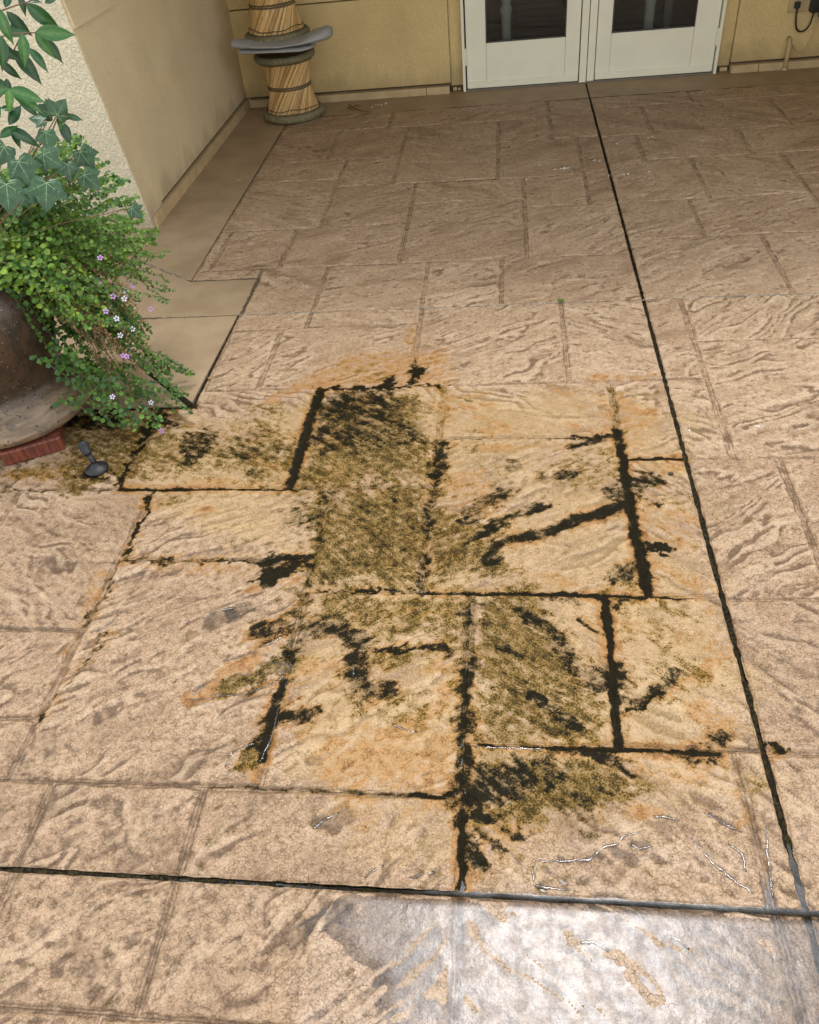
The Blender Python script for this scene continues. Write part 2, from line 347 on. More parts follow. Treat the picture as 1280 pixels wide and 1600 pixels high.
    poly(K, 18, .74, '712,1240 745,1195 820,1180 860,1215 800,1250 742,1268 738,1330 720,1345 706,1258'); stroke(K, 11, .85, '745,1265 800,1295 828,1312'); stroke(K, 10, .82, '742,1298 795,1335'); stroke(K, 11, .85, '738,1320 756,1362')
    poly(MO, 25, .85, '740,1172 960,1178 985,1215 935,1265 860,1265 740,1310'); stroke(K, 36, .60, '850,1190 885,1230 915,1265'); stroke(K, 8, .6, '930,1230 980,1255'); stroke(K, 30, .5, '870,1260 905,1290')
    stroke(K, 7, .85, '640,1240 716,1247'); stroke(K, 4, .5, '320,1228 640,1240'); stroke(K, 12, .9, '690,1243 716,1250')
    stroke(K, 20, .75, '470,992 500,975 540,985 560,1010'); stroke(K, 14, .6, '500,968 545,962'); stroke(K, 26, .82, '560,1005 553,1050 575,1080'); stroke(K, 22, .75, '570,1082 605,1078'); stroke(K, 9, .75, '560,1014 640,1012 705,1010')
    stroke(K, 14, .65, '705,1012 728,1060'); stroke(K, 20, .95, '442,1120 478,1116'); poly(MO, 25, .72, '478,930 735,930 728,1050 690,1012 560,1012 475,985'); stroke(MO, 30, .55, '720,1010 722,1200'); stroke(MO, 60, .4, '560,1090 660,1110')
    stroke(K, 15, .8, '402,985 442,978'); stroke(K, 9, .8, '415,1002 455,985'); stroke(K, 25, .52, '360,1075 400,1060 440,1035'); stroke(MO, 28, .8, '350,1078 440,1035'); stroke(MO, 22, .8, '385,1195 412,1165'); stroke(K, 16, .8, '400,1170 425,1130')
    poly(MO, 18, .8, '110,660 250,645 235,760 110,765'); stroke(K, 22, .85, '110,660 175,658'); stroke(K, 10, .8, '140,640 300,634'); stroke(K, 18, .7, '130,740 165,742'); poly(MO, 20, .45, '380,620 470,620 455,700 380,700')  # with a dark streak along the urn foot
    poly(MO, 15, .5, '0,735 110,700 190,700 170,765 0,765'); stroke(K, 6, .45, '0,766 180,765'); stroke(K, 8, .55, '170,990 60,1125')
    # iron stain
    poly(RU, 18, .60, '465,592 530,555 640,545 705,540 715,592 690,603 470,607'); poly(MO, 12, .4, '540,570 620,560 640,600 540,603'); stroke(RU, 16, .6, '420,630 460,605 520,600'); stroke(RU, 12, .5, '648,500 640,545')
    poly(RU, 8, .62, '915,588 940,578 960,586 985,586 1020,584 1030,594 920,596'); stroke(RU, 20, .5, '940,615 960,700'); stroke(RU, 26, .45, '975,620 1000,700'); stroke(RU, 70, .33, '850,730 960,745'); stroke(RU, 14, .6, '690,690 760,700 890,695')
    stroke(RU, 22, .62, '1010,838 1060,845'); stroke(RU, 24, .5, '1005,740 1070,725'); stroke(RU, 14, .6, '1020,870 1015,920'); stroke(RU, 20, .55, '760,880 900,915'); stroke(RU, 26, .5, '1040,800 1090,810')
    stroke(RU, 14, .58, '300,755 450,757'); stroke(RU, 26, .6, '480,748 510,740'); stroke(RU, 30, .5, '650,690 670,720'); stroke(RU, 26, .72, '400,1005 465,950'); stroke(RU, 20, .85, '295,1090 350,1055 410,1020'); stroke(RU, 9, .9, '290,1092 360,1086 440,1068')
    stroke(RU, 50, .52, '470,1050 545,1050'); stroke(RU, 30, .5, '440,1150 470,1150'); stroke(RU, 14, 1, '398,1215 406,1222'); stroke(RU, 14, .8, '380,1190 400,1205'); stroke(RU, 55, .42, '985,980 1130,1010'); stroke(RU, 16, .68, '985,1110 1040,1085 1120,1035')
    stroke(RU, 22, .75, '1110,1150 1145,1140'); stroke(RU, 40, .42, '890,1060 935,1120'); stroke(RU, 50, .42, '980,1200 1120,1215'); stroke(RU, 26, .62, '985,1268 1020,1266'); stroke(RU, 26, .62, '10,742 130,738'); stroke(RU, 14, .85, '45,740 70,742')
    stroke(RU, 12, .8, '318,795 328,800'); stroke(RU, 22, .55, '235,790 265,785'); stroke(RU, 22, .45, '735,1350 770,1350'); stroke(RU, 12, .9, '300,597 303,600'); stroke(RU, 14, .7, '590,960 700,955'); stroke(RU, 26, .5, '590,1040 640,1040'); stroke(RU, 20, .45, '210,880 470,900')
    stroke(RU, 9, .75, '385,920 470,905'); stroke(RU, 14, .6, '640,780 650,900'); stroke(RU, 12, .6, '1150,1190 1160,1300'); stroke(RU, 20, .5, '160,890 80,1090'); stroke(RU, 10, .6, '690,610 690,680')
    # warm ochre tint of the ground that stays wet
    poly(DI, 120, .42, '-200,1000 100,1130 330,1230 560,1400 470,1700 -300,1700')  # broad darker brown laid over the lower-left stones
    poly(OC, 60, .42, '190,690 500,610 720,600 1060,610 1120,930 1180,1170 1150,1280 940,1330 740,1380 470,1220 440,900 200,780')
    # brown dirt in hollows
    stroke(DI, 30, .62, '160,1245 178,1300 205,1350'); stroke(DI, 46, .72, '110,1490 150,1520'); stroke(DI, 24, .8, '500,1285 530,1278'); stroke(DI, 44, .66, '440,1480 520,1420'); stroke(DI, 22, .66, '60,878 100,885')
    stroke(DI, 40, .5, '130,1140 180,1120'); stroke(DI, 26, .8, '330,970 370,955'); stroke(DI, 16, .6, '395,1020 440,1000'); stroke(DI, 60, .42, '20,1290 60,1330'); stroke(DI, 40, .5, '350,1290 420,1240'); stroke(DI, 34, .5, '470,1190 490,1195')
    stroke(DI, 30, .5, '200,900 240,900'); stroke(DI, 18, .7, '940,1340 985,1330'); stroke(DI, 30, .42, '330,1440 400,1400'); stroke(DI, 10, .6, '885,1474 950,1480'); stroke(DI, 40, .35, '1000,1050 1080,1030')
    stroke(DI, 16, .6, '325,860 420,855'); stroke(DI, 50, .4, '10,1420 30,1500'); stroke(DI, 14, .7, '200,1380 205,1400')
    for t in ('320,1235 275,1365', '272,1380 215,1585', '60,1123 12,1220', '128,985 60,1123', '90,1228 20,1370', '1149,1185 1210,1412', '1212,1422 1255,1600', '722,1390 714,1600'): stroke(DI, 15, .72, t, .7)
    for t in ('0,1572 200,1587 380,1600', '6,1218 312,1224 715,1246', '0,980 128,985', '740,1163 1200,1173', '195,876 480,873'): stroke(DI, 9, .8, t, .7)
    # wet ground
    poly(WE, 60, 2.0, '480,1600 500,1480 560,1392 900,1405 1262,1418 1290,1500 1300,1750 470,1750')
    poly(WE, 50, 1.45, '500,1392 720,1330 760,1375 840,1330 1010,1290 1140,1290 1240,1340 1262,1412')
    poly(WE, 90, 1.0, '-300,820 200,800 480,620 1000,640 1150,900 1500,1000 1500,1800 -300,1800')
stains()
def seg_dist(X, Y, a, b):
    dx, dy = b-a; L = dx*dx+dy*dy+1e-12
    t = np.clip(((X-a[0])*dx+(Y-a[1])*dy)/L, 0, 1); return np.hypot(X-a[0]-t*dx, Y-a[1]-t*dy)
def eval_stains(X, Y, U, V):
    """six channels at the given ground points, edges broken along the slate grain"""
    out = np.zeros((6, len(X)))
    wx = X+(fbm(X*30, Y*30, 4, 3, .7)-.5)*.050+(fbm(U*16, V*60, 3, 4)-.5)*.030
    wy = Y+(fbm(X*30+9, Y*30, 4, 5, .7)-.5)*.050+(fbm(U*16, V*60+7, 3, 6)-.5)*.030
    wx2, wy2 = (X*.75+wx*.25), (Y*.75+wy*.25)
    x0, x1, y0, y1 = X.min(), X.max(), Y.min(), Y.max()
    for ch, W, hw, s_, soft in STROKES:
        m = hw*2+.06
        if W[:, 0].min()-m > x1 or W[:, 0].max()+m < x0 or W[:, 1].min()-m > y1 or W[:, 1].max()+m < y0: continue
        sel = np.where((X > W[:, 0].min()-m) & (X < W[:, 0].max()+m) & (Y > W[:, 1].min()-m) & (Y < W[:, 1].max()+m))[0]
        if not len(sel): continue
        a, b = (wx2[sel], wy2[sel]) if soft > .6 or hw < .006 else (wx[sel], wy[sel])
        d = np.full(len(sel), 9.)
        for p, q in zip(W, W[1:]): d = np.minimum(d, seg_dist(a, b, p, q))
        v = s_*(1-ss(hw*.25, hw*(1.9 if soft < .6 else 1.6), d))*(.62+.76*fbm(a*22+3, b*22, 2, 33)); out[ch, sel] = np.maximum(out[ch, sel], v)
        if ch == K and s_ > .5:  # iron bleeding out round the mould
            hr = hw+.022; v = min(s_, 1)*.80*(1-ss(hw*.9, hr+.012, d))*(.3+1.4*fbm(a*13, b*13+4, 2, 36)); out[RU, sel] = np.maximum(out[RU, sel], v)
    for ch, W, m, s_ in POLYS:
        M2 = m+.09
        if W[:, 0].min()-M2 > x1 or W[:, 0].max()+M2 < x0 or W[:, 1].min()-M2 > y1 or W[:, 1].max()+M2 < y0: continue
        sel = np.where((X > W[:, 0].min()-M2) & (X < W[:, 0].max()+M2) & (Y > W[:, 1].min()-M2) & (Y < W[:, 1].max()+M2))[0]
        if not len(sel): continue
        a, b = wx[sel], wy[sel]
        if ch in (MO, OC, WE): a = a+(fbm(X[sel]*7, Y[sel]*7, 3, 46)-.5)*.20; b = b+(fbm(X[sel]*7+5, Y[sel]*7, 3, 47)-.5)*.20
        d = np.full(len(sel), 9.); ins = np.zeros(len(sel), bool); n = len(W)
        for i in range(n):
            p, q = W[i], W[(i+1) % n]; d = np.minimum(d, seg_dist(a, b, p, q))
            c = ((p[1] > b) != (q[1] > b)); xx = (q[0]-p[0])*(b-p[1])/(q[1]-p[1]+1e-12)+p[0]; ins ^= c & (a < xx)
        sdv = np.where(ins, d, -d); v = s_*ss(-m, m, sdv); out[ch, sel] = np.maximum(out[ch, sel], v)
    oc = out[OC]*(.25+1.5*fbm(X*5, Y*5, 4, 37, .6)); out[OC] = oc
    out[RU] = np.maximum(out[RU], np.clip(oc/.42, 0, 1)*ss(.56, .72, fbm(U*3, V*7, 4, 38, .6))*.62)
    out[MO] = np.maximum(out[MO], np.clip(oc/.42, 0, 1)*ss(.55, .70, fbm(U*2.5+9, V*6, 4, 39, .6))*.48)
    return out

# hand-placed relief: hollows and ledges of the stamp (world height change)
FEAT = []
def feat(kind, w_, h_, t):
    p = parse(t); FEAT.append((kind, S_(p), w_*.0014, h_))
feat('dip', 36, -.006, '165,1250 180,1300 205,1350'); feat('dip', 60, -.006, '115,1490 150,1525'); feat('dip', 34, -.006, '500,1287 535,1276')
feat('dip', 50, -.003, '430,1490 470,1450 530,1420'); feat('dip', 30, -.006, '330,972 385,950'); feat('dip', 30, -.006, '160,1120 190,1100')
feat('dip', 34, -.006, '300,1090 350,1070 440,1035'); feat('dip', 26, -.006, '410,1000 455,980'); feat('dip', 34, -.006, '550,1080 600,1075'); feat('dip', 26, -.005, '620,1130 650,1135')
feat('dip', 40, -.006, '860,1365 960,1355 1010,1330'); feat('dip', 24, -.006, '385,1190 400,1170'); feat('dip', 22, -.005, '440,1120 480,1116'); feat('dip', 22, -.005, '480,1190 495,1195')
feat('dip', 30, -.005, '820,840 940,800'); feat('dip', 30, -.005, '980,1100 1050,1060'); feat('dip', 30, -.004, '850,1190 900,1250'); feat('dip', 36, -.005, '60,880 110,885')
feat('lip', 9, .004, '885,1472 920,1470 960,1490'); feat('lip', 8, .004, '1030,1465 1075,1488'); feat('lip', 10, .003, '700,1330 760,1370')
feat('lip', 9, .0035, '1075,1240 1180,1400'); feat('lip', 8, .0035, '1050,1300 1130,1400'); feat('lip', 8, .003, '900,560 960,540'); feat('lip', 9, .003, '705,535 770,520 830,500')

SAWY, SAWX = (0.622, 2.985), (0.548,)
def relief(X, Y, seed, th, amp=1.0):
    u = X*math.cos(th)+Y*math.sin(th)+seed*3.1; v = -X*math.sin(th)+Y*math.cos(th)+seed*1.7
    wv = (fbm(u*5, v*5, 3, 2)-.5)*.12
    n = fbm(u*1.1, (v+wv*.8)*4.6, 5, 9+seed % 5, .50)
    t = n*8.5; k = np.floor(t); fr = t-k
    patch = ss(.44, .60, fbm(X*6+seed*2.3, Y*6, 3, 31))
    h = ((k+ss(.86, 1.0, fr))*.0046-n*8.5*.0046+.002)*(.30+1.1*patch)
    wz = (fbm(u*14, v*14, 2, 19)-.5)*.03
    calm = ss(.42, .58, fbm(X*4.5+seed, Y*4.5, 3, 93)); cs = .05+1.15*calm
    g1 = fbm(u*2.4, (v+wz)*19, 4, 17, .55); h = h-cs*ss(.58, .63, g1)*.0024*ss(.35, .55, fbm(X*9, Y*9+seed, 2, 35))
    g2 = fbm(u*3+5, (v+wz)*26+3, 4, 18, .55); h = h+cs*ss(.60, .65, g2)*.0018*ss(.6, .45, patch)
    h = h+(fbm(X*34, Y*34, 4, 21, .6)-.5)*.0020+(fbm(X*3, Y*3, 2, 25)-.5)*.006+(vn(X*150, Y*150, 7)-.5)*.0006
    return (h-h.mean())*amp, u, v
def axis(a, b, step):
    """grid lines of a stone: fine at its edges, regular inside"""
    e = [0, .0015, .003, .0045, .006, .008, .010, .0125, .016]
    n = max(2, int(round((b-a-.032)/step)))
    inner = np.linspace(a+.016, b-.016, n+1)
    return np.concatenate([[a+q for q in e[:-1]], inner, [b-q for q in e[:-1]][::-1]])
patio = mesh_from('patio', [(-3.5, -1.2, -.024), (3.2, -1.2, -.024), (3.2, 6.2, -.024), (-3.5, 6.2, -.024)], [(0, 1, 2, 3)], M_JMID)
tag(patio, kind='structure')
HS = []
def ground_z(x, y):
    for x0, x1, y0, y1, X, Y, z in HS:
        if x0 <= x <= x1 and y0 <= y <= y1: return float(z[np.argmin((X-x)**2+(Y-y)**2)])
    return -.006
NOTCH = (-9, -1.150, 2.300, 9)   # the plain slabs stand here
def make_stone(x0, x1, y0, y1, seed, notch=False):
    sx0, sx1 = [any(abs(q-s) < .002 for s in SAWX) for q in (x0, x1)]
    sy0, sy1 = [any(abs(q-s) < .002 for s in SAWY) for q in (y0, y1)]
    gx = .0062
    a0, a1 = x0+(gx if sx0 else 0), x1-(gx if sx1 else 0)
    gy = lambda q: .0050 if abs(q-SAWY[0]) < .01 else .0028
    b0, b1 = y0+(gy(y0) if sy0 else 0), y1-(gy(y1) if sy1 else 0)
    ym = (y0+y1)/2
    vis = (x0 < 1.25 and x1 > -1.75 and y1 > .33) if ym < 3 else x0 < 1.9
    st = (.0048 if ym < 1.9 else .0062 if ym < 3 else .010 if ym < 4.4 else .014) if vis else .03
    ax, ay = axis(a0, a1, st), axis(b0, b1, st)
    X, Y = np.meshgrid(ax, ay); sh = X.shape; X = X.ravel(); Y = Y.ravel()
    rr = random.Random(seed*13+5); th = R(rr.choice([28, 38, 18, 46, -28, -40, 150, 24, 34]))
    if y1 < 1.6 and x0 > -.15: th = R(-38+rr.uniform(-6, 6))
    if x1 < -.08 and y1 < 1.6: th = R(40+rr.uniform(-8, 8))
    if x0 < -.2 and x1 > .3 and y0 > 1.3 and y1 < 2.1: th = R(30)
    far = ss(2.2, 4.5, np.array([ym]))[0]
    h, u, v = relief(X, Y, seed, th, 1.0)
    for kind, W, hw, hh in FEAT:
        d = np.full(len(X), 9.)
        wx = X+(vn(X*30, Y*30, 41)-.5)*.03; wy = Y+(vn(X*30, Y*30+5, 42)-.5)*.03
        for p, q in zip(W, W[1:]): d = np.minimum(d, seg_dist(wx, wy, p, q))
        h = h+hh*.75*(1-ss(hw*.30, hw*.62, d))*(.6+.8*fbm(X*25, Y*25, 2, 44))
    # edges: stamped double-line groove, or a clean saw arris
    g = np.zeros_like(X); ed = np.full(len(X), 9.); kj = np.full(len(X), 9.)
    for D, al, saw, wd in ((X-a0, Y, sx0, .016), (a1-X, Y, sx1, .016), (Y-b0, X, sy0, .010), (b1-Y, X, sy1, .010)):
        d0 = D; D = D+(vn(al*26+seed, al*0, 51)-.5)*.006*np.clip(D/.006, 0, 1)+(vn(al*110, al*0+seed, 52)-.5)*.002*np.clip(D/.006, 0, 1)
        if saw: gg = -.0045*(1-ss(0, .006, D)); ed = np.minimum(ed, D+.004)
        else:
            k = D/wd; gg = np.where(k < .28, -.0042-.0012*ss(0, .28, k), np.where(k < .55, -.0054+.0016*ss(.28, .55, k), -.0038*(1-ss(.55, 1.15, k))))
            ed = np.minimum(ed, D); kj = np.minimum(kj, k)
        g = np.minimum(g, gg)
    mask = ss(.0, .014, ed)
    z = h*mask+g
    if notch:
        m_ = (X < NOTCH[1]+.004) & (Y > NOTCH[2]-.004); z = np.where(m_, -.03, z)
    # stain channels
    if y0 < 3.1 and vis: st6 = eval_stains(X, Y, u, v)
    else:
        st6 = np.zeros((6, len(X))); st6[WE] = .1
    H2 = h.reshape(sh)
    def blur(a, r):
        for ax_ in (0, 1):
            pd_ = [(0, 0), (0, 0)]; pd_[ax_] = (r+1, r); q = np.cumsum(np.pad(a, pd_, 'edge'), axis=ax_); n_ = a.shape[ax_]
            a = (np.take(q, range(2*r+1, 2*r+1+n_), axis=ax_)-np.take(q, range(0, n_), axis=ax_))/(2*r+1)
        return a
    loc = ((blur(H2, 3)-H2)*1.0+(blur(H2, 9)-H2)*.45).ravel()
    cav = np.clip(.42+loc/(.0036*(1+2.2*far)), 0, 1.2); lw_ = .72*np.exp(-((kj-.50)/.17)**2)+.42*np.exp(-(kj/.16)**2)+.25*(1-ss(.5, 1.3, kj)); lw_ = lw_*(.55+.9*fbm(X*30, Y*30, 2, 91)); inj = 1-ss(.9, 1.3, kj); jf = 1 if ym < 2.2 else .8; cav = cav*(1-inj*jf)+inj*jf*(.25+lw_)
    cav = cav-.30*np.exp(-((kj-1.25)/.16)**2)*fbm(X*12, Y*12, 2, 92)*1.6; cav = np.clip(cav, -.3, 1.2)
    nearv = 1-ss(1.6, 3.2, Y)
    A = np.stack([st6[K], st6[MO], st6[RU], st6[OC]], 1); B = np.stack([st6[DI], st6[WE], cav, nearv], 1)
    Gv = np.stack([u, v, np.full(len(u), seed*.37)], 1)
    ny, nx = sh; I = np.arange(ny*nx).reshape(ny, nx)
    F = np.stack([I[:-1, :-1].ravel(), I[:-1, 1:].ravel(), I[1:, 1:].ravel(), I[1:, :-1].ravel()], 1)
    # skirt down to the base
    ring = np.concatenate([I[0, :], I[1:, -1], I[-1, -2::-1], I[-2:0:-1, 0]])
    k0 = ny*nx; n = len(ring); rid = k0+np.arange(n)
    jx = np.where(np.abs(X-a0) < 1e-6, 1, np.where(np.abs(X-a1) < 1e-6, -1, 0)); jy = np.where(np.abs(Y-b0) < 1e-6, 1, np.where(np.abs(Y-b1) < 1e-6, -1, 0))
    wob = (vn(Y*45, X*0+3, 61)-.3)*.005; wob2 = (vn(X*45, Y*0+3, 62)-.3)*.0022
    if sx0 or sx1: X = X+np.where(((jx == 1) & sx0) | ((jx == -1) & sx1), jx*wob, 0)
    if sy0 or sy1: Y = Y+np.where(((jy == 1) & sy0) | ((jy == -1) & sy1), jy*wob2, 0)
    F = np.concatenate([F, np.stack([ring, rid, np.roll(rid, -1), np.roll(ring, -1)], 1)[:, ::-1]])
    V = np.stack([X, Y, z], 1); V = np.concatenate([V, np.stack([X[ring], Y[ring], np.full(n, -.03)], 1)])
    A, B, Gv = [np.concatenate([q, q[ring]]) for q in (A, B, Gv)]
    HS.append((x0, x1, y0, y1, X[:k0], Y[:k0], z))
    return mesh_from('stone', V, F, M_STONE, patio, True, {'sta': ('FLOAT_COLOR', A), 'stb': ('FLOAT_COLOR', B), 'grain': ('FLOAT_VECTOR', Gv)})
STONES = '''-1.6 -.75 -.35 .373|-.75 -.10 -.35 .373|-.10 .493 -.35 .17|-1.45 -1.038 .373 .622|-1.038 -.681 .373 .622|-.681 -.10 .373 .622|-.10 .493 .17 .622|.493 .548 -.35 .622|.548 1.15 -.35 .622|-2.1 -1.45 -.35 .622
-2.1 -1.45 .622 .823|-1.45 -1.043 .622 .823|-1.043 -.680 .622 .823|-.680 -.101 .622 .823|-.101 .488 .622 .955|.488 .548 .622 .955|.548 1.15 .622 .951|1.15 2.0 -.35 .951
-1.75 -1.153 .823 .982|-1.75 -1.153 .982 1.261|-1.614 -1.150 1.261 1.842|-2.3 -1.614 1.261 1.842|-1.153 -.557 .823 1.526|-.557 -.101 .823 1.405|-.101 .243 .955 1.402|.243 .548 .955 1.402|-1.150 -.557 1.526 1.841|-.557 -.231 1.405 1.841|-.231 .358 1.402 2.088|.358 .548 1.402 1.966|.358 .548 1.966 2.404|-.229 .358 2.088 2.404|-.685 -.229 1.841 2.405|-1.279 -.685 1.842 2.405 N|-1.744 -1.279 1.842 2.298|-2.5 -1.744 1.842 2.298|-2.3 -1.75 .823 1.261
-1.148 -.930 2.405 2.845|-.930 -.354 2.405 2.855|-1.148 -.829 2.845 2.985|-.829 -.354 2.855 2.985|-.354 .218 2.404 2.985|.218 .548 2.404 2.985
-1.143 -.826 2.985 3.420|-1.470 -1.145 3.326 3.420|-.826 -.357 2.985 3.412|-.357 -.024 2.985 3.412|-.024 .548 2.985 3.410
-1.472 -1.409 3.422 3.863|-1.409 -1.066 3.422 3.863|-1.066 -.495 3.415 3.863|-1.475 -.950 3.863 4.534|-.950 -.494 3.863 4.405|-1.478 -.950 4.534 4.847|-.950 -.630 4.405 4.847|-.630 -.049 4.400 5.388|-1.482 -1.080 4.847 5.395|-1.080 -.630 4.847 5.395
-1.490 -.763 5.395 5.735|-.763 .270 5.388 5.735|.270 .548 4.978 5.735|-.049 .270 4.978 5.388|-.049 .413 4.388 4.978|.413 .548 3.978 4.978|.090 .413 3.978 4.386|-.494 .090 4.104 4.392|-.494 .090 3.411 4.104|.090 .548 3.410 3.978
.548 1.168 5.505 5.735|1.168 2.6 5.505 5.735|.548 .849 4.965 5.505|.849 1.62 4.965 5.505|1.62 2.6 4.965 5.505|.548 .752 4.540 4.965|.752 1.321 4.540 4.965|1.321 1.95 4.540 4.965|1.95 2.6 4.540 4.965
.548 .990 3.979 4.540|.990 1.457 3.979 4.540|1.457 2.6 4.220 4.540|1.457 2.6 3.546 4.220|.548 .890 3.546 3.979|.890 1.457 3.546 3.979|.548 1.128 2.985 3.546|1.128 1.9 2.985 3.546|1.9 2.6 2.985 3.546
.548 .690 2.405 2.985|.690 1.5 2.649 2.985|.690 1.5 1.963 2.649|.548 .690 1.963 2.405|.548 .821 1.392 1.963|.821 1.5 1.392 1.963|.548 1.15 .951 1.392|1.15 2.0 .951 1.392|1.5 2.6 1.392 2.985'''
for i, s_ in enumerate(STONES.replace('\n', '|').split('|')):
    q = s_.split(); make_stone(*[float(v_) for v_ in q[:4]], i+1, len(q) > 4)

# plain trowelled slabs along the walls
def plain_slab(pts, lab=None):
    bm = bmesh.new(); vs = [bm.verts.new((x, y, 0)) for x, y in pts]; f = bm.faces.new(vs)
    bmesh.ops.recalc_face_normals(bm, faces=[f])
    if f.normal.z < 0: bmesh.ops.reverse_faces(bm, faces=[f])
    r = bmesh.ops.inset_region(bm, faces=[f], thickness=.004, depth=0)
    for v in vs: v.co.z = -.003
    e = [e for e in bm.edges if e.is_boundary]; r = bmesh.ops.extrude_edge_only(bm, edges=e)
    for v in r['geom']:
        if isinstance(v, bmesh.types.BMVert): v.co.z = -.03
    me = bpy.data.meshes.new('plain_slab'); bm.to_mesh(me); bm.free(); me.materials.append(M_SLAB)
    o = bpy.data.objects.new('plain_slab', me); link(o); add_child(o, patio); return o
g_ = .003
plain_slab([(-1.86, 3.335+.28), (-1.86, 6.06), (-1.50+g_, 5.742), (-1.474, 3.335)])
plain_slab([(-1.86, 6.065), (.548-g_*2, 6.15), (.548-g_*2, 5.742), (-1.49, 5.742)])
plain_slab([(.548+g_*2, 6.15), (2.8, 6.15), (2.8, 5.742), (.548+g_*2, 5.742)])
plain_slab([(-1.475, 3.322), (-1.147, 3.322), (-1.147, 2.985+g_), (-1.86, 2.985+g_), (-1.86, 3.60)])
plain_slab([(-1.158, 2.985-g_), (-1.166, 2.335), (-1.62, 2.76), (-1.86, 2.985-g_)])
plain_slab([(-1.180, 2.312), (-1.8, 2.312), (-2.3, 2.985), (-1.875, 2.985), (-1.63, 2.745)])
plain_slab([(-1.87, 2.99), (-3.4, 2.99), (-3.4, 4.0), (-1.87, 4.0)]); plain_slab([(-2.31, 2.31), (-3.4, 2.31), (-3.4, 2.98), (-2.31, 2.98)])
# dirt and moss lying in the saw cuts
def filler(a, b, hw, z, mat, step=.006):
    a = np.array(a); b = np.array(b); L = np.linalg.norm(b-a); d = (b-a)/L; nrm = np.array([-d[1], d[0]])
    n = max(2, int(L/step)); t = np.linspace(0, L, n+1); k = np.linspace(-1, 1, 7)
    T, Kk = np.meshgrid(t, k); T = T.ravel(); Kk = Kk.ravel()
    X = a[0]+d[0]*T+nrm[0]*Kk*hw; Y = a[1]+d[1]*T+nrm[1]*Kk*hw
    Z = z+(fbm(T*60, Kk*2+5, 3, 71)-.5)*.010+(vn(T*7, Kk*0, 72)-.5)*.005; Z = np.minimum(Z, -.0012)
    I = np.arange(7*(n+1)).reshape(7, n+1)
    F = np.stack([I[:-1, :-1].ravel(), I[:-1, 1:].ravel(), I[1:, 1:].ravel(), I[1:, :-1].ravel()], 1)
    return mesh_from('joint_filler', np.stack([X, Y, Z], 1), F, mat, patio)
filler((.548, -.35), (.548, 2.4), .012, -.009, M_JDARK); filler((.548, 2.4), (.548, 4.2), .011, -.012, M_JDARK, .02); filler((.548, 4.2), (.548, 6.13), .011, -.016, M_JDARK, .03)
filler((-2.1, .622), (-.40, .622), .011, -.009, M_JDARK); filler((-.40, .622), (2, .622), .011, -.013, M_JDARK)
filler((-1.15, 2.985), (2.6, 2.985), .006, -.004, M_JPALE); filler((-1.86, 2.985), (-1.15, 2.985), .006, -.004, M_JMID)
filler((-1.474, 3.33), (-1.495, 5.74), .008, -.008, M_JMID, .02); filler((-1.153, 2.31), (-1.152, 2.985), .010, -.012, M_JDARK); filler((-1.144, 2.985), (-1.144, 3.33), .007, -.004, M_JMID)
filler((-1.475, 3.329), (-1.14, 3.324), .006, -.005, M_JMID); filler((-1.86, 3.61), (-1.474, 3.33), .007, -.003, M_JPALE); filler((-1.17, 2.324), (-1.62, 2.75), .010, -.010, M_JDARK); filler((-1.15, 2.305), (-2.3, 2.305), .010, -.010, M_JDARK)
filler((-1.49, 5.738), (2.6, 5.738), .006, -.0035, M_JMID, .03)

# standing water
def puddle(x0, x1, y0, y1, step, lev, label=None):
    nx, ny = int((x1-x0)/step), int((y1-y0)/step)
    X, Y = np.meshgrid(np.linspace(x0, x1, nx), np.linspace(y0, y1, ny)); Z = lev(X, Y)+(fbm(X*9, Y*9, 3, 81)-.5)*.0006
    I = np.arange(nx*ny).reshape(ny, nx)
    F = np.stack([I[:-1, :-1].ravel(), I[:-1, 1:].ravel(), I[1:, 1:].ravel(), I[1:, :-1].ravel()], 1)
    keep = (Z.ravel()[F] > -.0125).all(1); F = F[keep]
    used = np.unique(F); mp = np.zeros(nx*ny, int); mp[used] = np.arange(len(used))
    return mesh_from('puddle', np.stack([X.ravel(), Y.ravel(), Z.ravel()], 1)[used], mp[F], M_WATER)
def lev_a(X, Y):
    wob = (fbm(X*7, Y*7, 4, 83)-.5)*.20
    l = ss(-.44, -.28, X+wob-(.622-Y)*.15)
    inside = ss(.640, .600, Y+wob*.05)
    z = -.0108+.0133*l*inside+.001*ss(.5, .2, Y)*l
    up = ss(-.30, .0, X+wob)*ss(.80, .63, Y+wob*.35); z = np.maximum(z, -.0108+.0070*up*(1-inside*0))
    return z
pd = tag(puddle(-.9, 1.1, -.3, .86, .006, lev_a), 'thin sheet of rain water lying over the nearest stones', kind='structure')
def lev_b(X, Y): return np.full_like(X, -.0060)+.0018*(fbm(X*5, Y*5, 2, 85)-.5)
pd2 = tag(puddle(-1.2, -.04, .83, 1.42, .008, lev_b), kind='structure')

